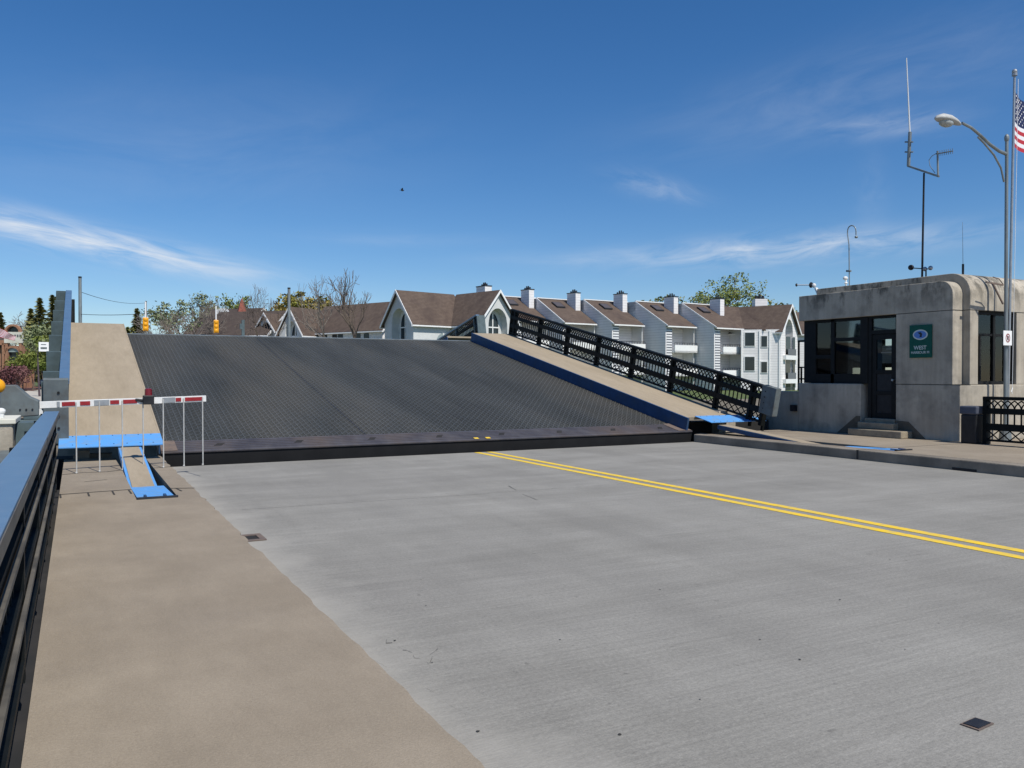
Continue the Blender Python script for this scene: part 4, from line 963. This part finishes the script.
for k,(zf) in enumerate((ze2-3.0,ze2-5.75)):
    g=MB(); g.obox(pkv-sd_*2.0+gd*.02+v*(zf-.5),sd_*4.2,gd*.35,v*.5); bl=g.build('balcony',m_trim,eb)
    g=MB(); g.obox(pkv-sd_*1.2+gd*.3+v*(zf),sd_*2.6,gd*.05,v*.75); g.build('balcony_rail',mat('rail_grey_%d'%k,(.16,.17,.18),rough=.6),bl)
for zf in (ze2-2.9,ze2-5.6,ze2-8.3):
    g=MB(); g.obox(pkv-sd_*1.2+gd*.03+v*(max(zf,-.2)),sd_*1.5,gd*.02,v*2.1); g.obox(pkv+sd_*1.2+gd*.03+v*(max(zf,-.2)),sd_*.7,gd*.02,v*2.1); g.build('porch_opening',m_dglass,eb)
dd=101; g=MB(); bb=cf((755-512)/F*dd,dd,0); g.obox(bb+v*8,camdir(1,0)*1.5,camdir(0,1)*1.4,v*(Z(299,dd)-8)); ch=g.build('chimney',m_siding,eb)
g=MB()
for q in (.3,.7,1.1): g.tube(bb+camdir(1,0)*q+camdir(0,1)*.6+v*Z(299,dd),bb+camdir(1,0)*q+camdir(0,1)*.6+v*(Z(299,dd)+.45+.2*(q==.7)),.2,.14,n=8)
g.build('chimney_pot',m_black,ch)
# block further right behind
b2=thing('apartment_annex',(*xy(803,112),0),'brown roofed white apartment annex showing just left of the control house','apartment building','apartment buildings across the river')
pk3=xy(830,110); wing(b2,pk3,camdir(.99,-.1),8,7,Z(313,112),Z(332,107),arch=None,wallm=m_siding)
# --- long roof left of the L block
lb=thing('long_roofed_block',(*xy(340,98),0),'long low apartment block with a plain brown roof behind the bare tree','apartment building','apartment buildings across the river')
rd=camdir(.80,-.6)
e0=xy(402,96)
wing(lb,e0,rd,13.5,6.2,10.35,Z(328,95),arch=None,wallm=m_siding)
nrm_=Vector((rd.y,-rd.x,0)); 
for q in (2.2,3.6,6.6,7.6,9.4,11.0):
    c=Vector((*e0,0))-rd*q+nrm_*3.13
    g=MB(); g.obox(c+v*(Z(328,95)-2.4),-rd*.8,nrm_*.05,v*1.8); g.build('window',m_dglass,lb)
pg=xy(291,99); wing(lb,pg,camdir(-.45,-.89),6,3.6,Z(307.5,100),Z(331,98),arch=True)
# --- far left dull roofs
fl_=thing('brown_roofed_block',(*xy(250,112),0),'dull brown roofed building seen between the traffic signal and the grey pole','building','apartment buildings across the river')
wing(fl_,xy(285,106),camdir(.97,-.25),9.5,9,Z(313,110),Z(334,104),arch=None,roofm=m_shingle2,wallm=m_stucco)
wing(fl_,xy(266,103),camdir(-.5,-.86),6,3.2,Z(313,103),Z(328,102),arch=True,roofm=m_shingle)
f2_=thing('low_dark_roof_house',(*xy(215,125),0),'low house with a dark weathered roof behind the middle traffic signal','building','apartment buildings across the river')
wing(f2_,xy(262,124),camdir(.95,-.3),10,10,Z(310,128),Z(333,122),arch=None,roofm=m_shingle2,wallm=m_stucco)
st=thing('red_spire',(*xy(242,118),0),'small faded red spire rising above the brown roofs','spire')
c=cf((242-512)/F*118,118,0)
g=MB(); g.tube(c+v*Z(317,118),c+v*Z(299,118),1.05,.12,n=4); g.build('spire_roof',mat('faded_red_tile',(.25,.07,.05),(.3,.1,.07),scale=3,rough=.9),st)
g=MB(); g.tube(c,c+v*Z(317,118),.8,.8,n=4); g.build('tower',m_stucco,st)
# oval white sign
ov_=thing('oval_sign',(*xy(223,110),0),'white oval sign on a pole above the low dark roof','sign')
c=cf((223-512)/F*110,110,0); r1=camdir(1,0); d1=camdir(0,-1)
g=MB(); g.prism([c+r1*.85*math.cos(2*math.pi*k/24)+v*(Z(312,110)+.5*math.sin(2*math.pi*k/24)) for k in range(24)],d1*.15); pn=g.build('sign_face',m_white,ov_)
g=MB()
for q,hh in ((-.45,.3),(-.1,.36),(.25,.36),(.52,.25)): g.obox(c+r1*q+d1*.155+v*(Z(312,110)-hh/2),r1*.12,d1*.01,v*hh)
g.build('sign_mark',m_plate,pn)
g=MB(); g.tube(c,c+v*(Z(312,110)-.4),.12,n=8); g.build('sign_pole',m_galv,ov_)

# ------------------------------------------------------------------ poles, signals, wires
def pole(px,py,Y_,r,label,m=m_galv,name='utility_pole',cross=False):
    p=atY(px,py,Y_); t=thing(name,(p.x,p.y,0),label,'pole','poles beyond the bridge')
    g=MB(); g.tube((p.x,p.y,0),p,r*1.25,r,n=10); g.build('pole_shaft',m,t)
    g=MB(); g.tube(p,p+Vector((0,0,.12)),r*1.1,n=8); g.build('pole_top',m_black,t)
    if cross:
        g=MB(); a_=p+Vector((0,0,-1.6)); g.bar(a_+Vector((-.6,0,0)),a_+Vector((1,0,0)),.1,.1); g.build('crossarm',m_black,t)
    return p
pole_a=pole(80,278,75,.12,'tall weathered utility pole above the left footway of the leaf',m_galv)
pole_b=pole(289,289,72,.12,'plain grey steel pole beside the small arched gable')
pole_c=pole(146,302,110,.09,'distant thin utility pole above the left traffic signal',m_wood)
def signal(px,pyt,pyb,Y_,label):
    a=atY(px,pyt,Y_); b=atY(px,pyb,Y_); h=a.z-b.z
    t=thing('traffic_signal',(a.x,a.y,b.z),label,'traffic light','traffic signals beyond the bridge')
    g=MB(); g.box(a.x-.17,a.x+.17,a.y-.12,a.y+.12,b.z,a.z); hs2=g.build('signal_body',m_amber,t,bevel=.05)
    for k in range(3):
        zc_=b.z+h*(k+.5)/3
        g=MB(); g.ball((a.x,a.y-.10,zc_),.5*h/3*.92,14,8,(1.0,.55,1)); g.build('signal_section',m_amber,t,smooth=True)
        g=MB(); g.tube((a.x,a.y+.12,zc_),(a.x,a.y+.34,zc_),.15,.15,n=12,caps=False); g.build('visor',m_amber,t)
    g=MB(); g.tube(a,a+Vector((0,0,1.0)),.045,n=6); g.build('hanger',m_trim,t)
    return a+Vector((0,0,1.0))
s1_=signal(145.5,317.5,331,57,'amber traffic signal left of the deck top, in front of a leafy tree')
s2_=signal(216,320,333,62,'amber traffic signal in front of the low dark roofed house')
g=MB(); p=atY(243,320,66); g.box(p.x-.1,p.x+.1,p.y-.1,p.y+.1,0,p.z); g.box(p.x-.25,p.x-.1,p.y-.2,p.y,p.z-.7,p.z-.3); g.build('signal_cabinet_post',m_plate2,label='grey post with a small dark box below the red spire',cat='post')
def wire(a,b,sag,label,r=.012):
    g=MB(); pts=[]
    for k in range(13):
        t=k/12; q=Vector(a).lerp(Vector(b),t); q.z-=sag*4*t*(1-t); pts.append(q)
    g.path(pts,r,4); g.build('overhead_wire',m_wire,label=label,cat='wire',group='overhead wires')
wire(pole_a+Vector((0,0,-1.1)),pole_c+Vector((0,0,-.1)),.4,'upper overhead wire running right from the tall left pole',.022)
wire(pole_a+Vector((0,0,-2.9)),s2_+Vector((0,0,.2)),.35,'lower overhead wire running right from the tall left pole toward the signals',.025)
# street sign and slim post at left
p=atY(41,347,60); t=thing('street_sign',(p.x,p.y,0),'small white street sign with a grey bar on a thin post at far left','sign')
a=atY(38.7,342,60); b=atY(48.8,351.5,60)
g=MB(); g.box(a.x,b.x,60,60.05,b.z,a.z); sgp=g.build('sign_panel',m_trim,t)
g=MB(); g.box(a.x+.1,b.x-.1,59.985,59.998,b.z+.16,b.z+.27); g.box(a.x+.12,b.x-.14,59.985,59.998,b.z+.42,b.z+.46); g.build('sign_bar',m_plate,sgp)
g=MB(); px_=atY(49.5,350,60).x; g.tube((px_,60.03,0),(px_,60.03,a.z+.1),.04,n=6); g.build('sign_post',m_plate2,t)

# ------------------------------------------------------------------ trees
def leaves(mb,c,rad,n,size,rnd,squash=1.0):
    """leaf sized quads scattered through clumps"""
    c=Vector(c)
    for _ in range(n):
        while True:
            q=Vector((rnd.uniform(-1,1),rnd.uniform(-1,1),rnd.uniform(-1,1)))
            if q.length<1: break
        q*=q.length**.3 if q.length>0 else 1
        p=c+Vector((q.x*rad,q.y*rad,q.z*rad*squash))
        a=Vector((rnd.gauss(0,1),rnd.gauss(0,1),rnd.gauss(0,1))).normalized(); b=a.orthogonal().normalized()
        if rnd.random()<.5: b=a.cross(b)
        s=size*rnd.uniform(.6,1.3)
        mb.add([p-a*s-b*s*.6,p+a*s-b*s*.6,p+a*s+b*s*.6,p-a*s+b*s*.6],[(0,1,2,3)])
def branch_tree(mb,base,h,rnd,levels=5,spread=.55,r0=.16,tips=None,first=.28,lean=(0,0,1),nch=(2,3)):
    def rec(p,d,l,r,lv):
        q=p+d*l; mid=p+d*l*.5+Vector((rnd.uniform(-1,1),rnd.uniform(-1,1),0))*l*.04
        n=6 if lv>2 else 4
        mb.tube(p,mid,r,r*.88,n,False); mb.tube(mid,q,r*.88,r*.74,n,False)
        if lv==0:
            if tips is not None: tips.append(q)
            return
        for k in range(rnd.randint(*nch)):
            u=Vector((rnd.gauss(0,1),rnd.gauss(0,1),rnd.gauss(0,.6))).normalized()
            nd=(d+u*spread*rnd.uniform(.7,1.3)+Vector((0,0,.13))).normalized()
            rec(q if k<2 else mid,nd,l*rnd.uniform(.66,.86),max(.024,r*rnd.uniform(.55,.7)),lv-1)
        if tips is not None and lv<=2: tips.append(q)
    rec(Vector(base),Vector(lean).normalized(),h*first,r0,levels)
def tree(px,pyt,d,rwidth,label,lm,seed,n=26,size=.16,dens=1.0,levels=4,name='leafy_tree',bark=m_bark,spread=.6,base_z=0,clump=.16,fill=0):
    rnd=random.Random(seed); h=Z(pyt,d)-base_z; c=cf((px-512)/F*d,d,base_z)
    t=thing(name,c,label,'tree','trees across the river')
    g=MB(); tips=[]; branch_tree(g,c,h*.93,rnd,levels,spread,r0=h*.02,tips=tips)
    # scale tip positions into the wanted crown
    mx_=max((q-c).z for q in tips); rs_=sorted(((q-c).x**2+(q-c).y**2)**.5 for q in tips); mr_=rs_[int(len(rs_)*.85)]
    fz=h*.97/mx_; fr_=rwidth/mr_
    def tr(q): e=q-c; k=min(1,max(0,e.z/(h*.3))); return c+Vector((e.x*(1+(fr_-1)*k),e.y*(1+(fr_-1)*k),e.z*fz))
    g.v=[tr(q) for q in g.v]; g.build('trunk',bark,t)
    if lm:
        g=MB(); tips=[tr(q) for q in tips]; rnd.shuffle(tips)
        for q in tips[:n*3]:
            leaves(g,q,h*clump*rnd.uniform(.5,1.1),int(42*dens*rnd.uniform(.4,1.4)),size,rnd,.7)
        if fill:
            for k in range(fill):
                a_=rnd.uniform(0,6.283); rr=rwidth*rnd.random()**.5*.95; uu=rnd.uniform(-1,1)
                leaves(g,c+Vector((rr*math.cos(a_),rr*math.sin(a_),h*.74+h*.22*uu*math.sqrt(max(0,1-(rr/rwidth)**2)))),h*clump*rnd.uniform(.4,.9),int(26*dens),size,rnd,.7)
        g.build('crown',lm,t)
    return t
tree(732,270,128,5.6,'green spring leafed tree rising behind the chimneys near the right end of the row',m_leaf,11,n=30,size=.13,dens=.8,levels=5,spread=.85,clump=.08,fill=85)
tree(700,294,130,2.4,'thin grey green treetop left of the tall green tree behind the row',m_leaf3,12,n=10,size=.13,dens=.6,clump=.08)
tree(768,296,135,4,'dark green treetop peeping over the end block chimney',m_conif,13,n=14,size=.2,dens=.6,clump=.1)
tree(650,296,140,6,'low green treetops peeping over the row between the fourth and fifth chimneys',m_leaf3,14,n=16,size=.2,dens=.6,clump=.08)
tree(188,289,112,4.4,'sparse budding tree behind the left signal',m_leaf3,15,n=20,size=.12,dens=.45,levels=5,clump=.07,spread=.7)
tree(172,300,108,3.6,'lower budding green tree just right of the left signal',m_leaf3,16,n=18,size=.13,dens=.6,clump=.10)
tree(240,294,135,5,'pale green spring tree above the red spire',m_leaf,17,n=22,size=.17,dens=.5,levels=5,clump=.07)
tree(224,304,128,4,'small pale green tree behind the oval sign',m_leaf3,18,n=16,size=.17,dens=.6,clump=.09)
tree(318,291,126,7.5,'broad olive and orange budding tree behind the long brown roof',m_leaf2,19,n=40,size=.2,dens=1.0,levels=5,clump=.09,spread=.8)
tree(297,294,130,5,'olive budding tree directly behind the grey steel pole',m_leaf2,20,n=26,size=.2,dens=.8,clump=.09)
def bare(px,pyt,d,rw,label,seed,levels=6,bark=m_bark,spread=.55):
    return tree(px,pyt,d,rw,label,None,seed,levels=levels,name='bare_tree',bark=bark,spread=spread)
bare(357,264,84,3.7,'large bare tree spreading above the long brown roof',51,6,m_bark,.72)
bare(332,274,86,3.6,'slimmer bare tree leaning left of the large bare tree',22,6,m_bark2,.8)
bare(265,283,98,3.2,'bare twiggy tree between the red spire and the grey pole',23,7,m_bark,.85)
bare(205,291,104,3.0,'bare twiggy tree above the low dark roof at left',24,7,m_bark2,.85)
bare(192,306,100,3.6,'grey bare thicket tree at the left end of the deck top',25,7,m_bark2,.9)
bare(168,308,100,3.2,'grey bare thicket tree behind the left signal',26,7,m_bark2,.9)
bare(12,308,140,5,'bare hazy tree at the extreme left behind the arched shopfront',27,7,m_bark2,.9)
bare(30,312,138,4,'bare hazy tree left of the conifers',28,7,m_bark2,.9)
def conifer(px,pyt,d,rw,label,seed,lm=m_conif):
    rnd=random.Random(seed); h=Z(pyt,d); c=cf((px-512)/F*d,d,0)
    t=thing('conifer',c,label,'tree','conifers at far left')
    g=MB(); g.tube(c,c+Vector((0,0,h*.97)),h*.02,.02,n=6); g.build('trunk',m_bark,t)
    g=MB(); k=0; z_=h*.08
    while z_<h*.985:
        f=1-z_/h; rr_=rw*1.6*f*rnd.uniform(.6,1.25)+.06
        nb_=max(8,int(24*f+8))
        for j in range(nb_):
            a=rnd.uniform(0,6.283); ex=Vector((math.cos(a),math.sin(a),0)); L_=rr_*rnd.uniform(.7,1.1)
            for m_ in range(5):
                q=c+Vector((0,0,z_))+ex*L_*(m_+1)/5+Vector((0,0,-.12*m_*L_*.3+rnd.uniform(-.1,.1)))
                s=.26*rnd.uniform(.6,1.2); up_=Vector((rnd.uniform(-.4,.4),rnd.uniform(-.4,.4),1)).normalized(); sd2=ex.cross(up_)
                g.add([q-ex*s-sd2*s*.6,q+ex*s*1.2,q-ex*s*.3+sd2*s*.8+up_*s*.4],[(0,1,2)])
        z_+=h*.015
    g.build('crown',lm,t)
conifer(40,297,118,2.9,'tallest dark conifer left of the leaf railing',31)
conifer(31,308,122,2.2,'lower narrow conifer at the left of the conifer group',32)
conifer(52.5,294,124,1.8,'narrow pointed conifer close to the leaf railing',33)
conifer(57,296,128,2.4,'rear conifer half hidden by the leaf railing',34)
conifer(1,312,130,2.0,'thin dark conifer at the very left edge',35)
conifer(137,308,112,1.8,'pointed dark green conifer behind the left traffic signal',36,m_conif)
conifer(128,327,118,1.9,'low dark green bush like conifer at the top left corner of the deck',37,m_hedge)
def bush(px,pyc,d,r,label,lm,seed,n=900,size=.12,name='shrub',z=None,sq=.8):
    rnd=random.Random(seed); c=cf((px-512)/F*d,d,0); zc_=Z(pyc,d)
    t=thing(name,c,label,'shrub','shrubs at far left')
    g=MB()
    for k in range(9):
        q=Vector((c.x+rnd.uniform(-.6,.6)*r,c.y+rnd.uniform(-.6,.6)*r,max(.15,zc_+rnd.uniform(-.35,.35)*r*sq)))
        leaves(g,q,r*.55,n//9,size,rnd,.8)
    g.build('foliage',lm,t)
    g=MB()
    for k in range(5): g.tube(c+Vector((rnd.uniform(-.3,.3),rnd.uniform(-.3,.3),-.05)),Vector((c.x+rnd.uniform(-.5,.5)*r,c.y+rnd.uniform(-.5,.5)*r,zc_)),.04,.02,n=4)
    g.build('stem',m_bark,t)
bush(8,378,58,1.35,'maroon leafed shrub at the left edge above the gate machine',m_maroon,41,1400,.07)
bush(16,372,60,.9,'smaller maroon shrub right beside the larger one',m_maroon,46,800,.07)
bush(24,366,92,1.7,'green shrub beside the arched shopfront',m_hedge,42,1000,.12)
bush(33,360,90,1.6,'olive green shrub in front of the conifers',m_hedge,43,900,.12)
bush(48,352,96,3.0,'tall leafy shrub mass beside the leaf railing',m_hedge,44,2000,.15)
bush(50,338,100,3.0,'upper brownish leafy shrub behind the white street sign',m_leaf3,45,1600,.14)
bush(44,366,86,.8,'low green shrub on the mulch bed',m_hedge,47,500,.1)
# young purple-stemmed street tree
p=cf((39.5-512)/F*66,66,0); t=thing('young_street_tree',p,'slim dark trunked young tree on the far left sidewalk','tree')
g=MB(); rnd=random.Random(5); h=Z(352,66); tips=[]
top=cf((38-512)/F*66,66,Z(362,66)); g.path([p,p+Vector((-.05,0,1)),top],.09,7,.06)
branch_tree(g,top,2.6,rnd,3,.9,r0=.05,tips=tips,first=.25); g.build('trunk',mat('purple_bark',(.075,.055,.065),(.1,.075,.085),scale=6,rough=.9),t)
g=MB()
for q in tips: leaves(g,q,.35,16,.07,rnd)
g.build('crown',m_leaf3,t)
# mulch bed with grass
g=MB(); g.prism([cf((18-512)/F*92,92,-.02),cf((33-512)/F*88,88,-.02),cf((50-512)/F*120,120,-.02),cf((10-512)/F*125,125,-.02)],(0,0,.12)); g.build('planting_bed',m_mulch,kind='structure')
# arched shopfront
sf=thing('arched_shopfront',(*xy(8,104),0),'orange brick shopfront with an arched opening and a pale fascia at far left','building')
d=104; r1=camdir(1,0); dn=camdir(0,1)
def sp(px,py): return cf((px-512)/F*d,d,Z(py,d))
g=MB()
for px in (5,19): g.obox(Vector((*sp(px,375).xy,0)),r1*.32,dn*.4,v*(Z(343,d)))
for px in (2,): g.obox(Vector((*sp(px,375).xy,0)),r1*.25,dn*.4,v*(Z(343,d)))
def archring(cx,cy,ro,ri,seg=14):
    for k in range(seg):
        a1,a2=math.pi*k/seg,math.pi*(k+1)/seg
        P4=[sp(cx+r_*math.cos(a_),cy-r_*.95*math.sin(a_)) for a_,r_ in ((a1,ro),(a2,ro),(a2,ri),(a1,ri))]
        g.prism(P4,dn*.4)
archring(12.5,332,8.2,6.2); archring(12.5,354,8.6,6.6)
g.obox(sp(-14,345),r1*(20*d/F),dn*.3,v*.6)
g.build('brick_arch',m_brick,sf)
g=MB(); g.obox(sp(4.5,343)-dn*.05,r1*(18*d/F),dn*.3,v*(11*d/F)); g.build('fascia_panel',m_cream,sf)
g=MB(); 
for q in (15,17.5,20): g.obox(sp(q,337)-dn*.08,r1*.2,dn*.02,v*.3)
g.obox(sp(9,339)-dn*.08,r1*.6,dn*.02,v*.4); g.build('fascia_mark',m_plate,sf)
g=MB(); g.obox(Vector((*sp(6.5,375).xy,0))+dn*.45,r1*(12.5*d/F),dn*.05,v*(Z(352,d))); g.obox(sp(5.5,333)+dn*.45,r1*(14*d/F),dn*.05,v*.9); g.build('dark_opening',m_dglass,sf)
g=MB(); g.obox(sp(7,352)+dn*.2,r1*(11*d/F),dn*.05,v*(3.6*d/F)); g.build('transom_glass',bpy.data.materials['pale_window_glass'],sf)
g=MB(); g.obox(Vector((*sp(-30,375).xy,0))+dn*.6,r1*(34*d/F),dn*6,v*Z(345,d)); g.build('side_wall',m_brick,sf)
g=MB(); g.prism([sp(-34,346)+dn*.3,sp(5,346)+dn*.3,sp(3,333)+dn*3,sp(-34,333)+dn*3],v*-.2); g.build('roof',m_shingle2,sf)
# flag at far left
d_=63; q=cf((-8-512)/F*d_,d_,Z(322,d_))
fg=thing('draped_flag',(q.x,q.y,q.z),'red and white striped flag hanging slantwise at the left edge','flag')
g=MB(); nu,nv=16,13
du_=camdir(1,0)
for i in range(nu):
    for j in range(nv):
        def P_(i,j):
            x_=i/nu*1.9; return q+du_*(x_-.1)+v*(-.55*x_-.95*(j/nv)*(1-.65*i/nu)-.05)+camdir(0,1)*(.07*math.sin(i*.9+j*.3))
        g.cur=j%2; g.add([P_(i,j),P_(i,j+1),P_(i+1,j+1),P_(i+1,j)],[(0,1,2,3)])
g.build('flag_cloth',[m_fr,m_fw],fg)
g=MB(); g.tube(Vector((q.x-.15,q.y,0)),q+Vector((-.1,0,.3)),.05,n=8); g.build('flag_post',m_galv,fg)
# bright flower bed seen through the right lattice
rnd=random.Random(9)
g=MB()
for px in range(655,752,4):
    d2=66; c=cf((px-512)/F*d2,d2,0); leaves(g,c+v*(Z(409,d2)+.1),.7,60,.11,rnd,.45)
g.build('flower_bed_foliage',m_hedge,kind='stuff')
g=MB()
for px in range(690,746,3):
    d2=64; c=cf((px-512)/F*d2,d2,0); leaves(g,c+v*(Z(407,d2)+.1),.5,30,.10,rnd,.4)
g.build('orange_flowers',m_orange,kind='stuff')
# bird
q=dep(402.5,191,70); t=thing('bird',q,'tiny dark bird flying high in the blue sky','bird')
g=MB(); q=q; g.ball(q,.07,10,6,(1.9,.8,.8)); g.ball(q+Vector((.13,0,.03)),.04,8,6); g.prism([q+Vector((-.12,0,0)),q+Vector((-.24,.04,0)),q+Vector((-.24,-.04,0))],(0,0,.02))
g.prism([q+Vector((.08,0,.04)),q+Vector((-.08,0,.04)),q+Vector((-.08,.16,.16)),q+Vector((0,.17,.18))],(0,0,.015)); g.prism([q+Vector((.08,0,.04)),q+Vector((-.08,0,.04)),q+Vector((-.08,-.16,.16)),q+Vector((0,-.17,.18))],(0,0,.015))
g.build('bird_body',m_black,t)
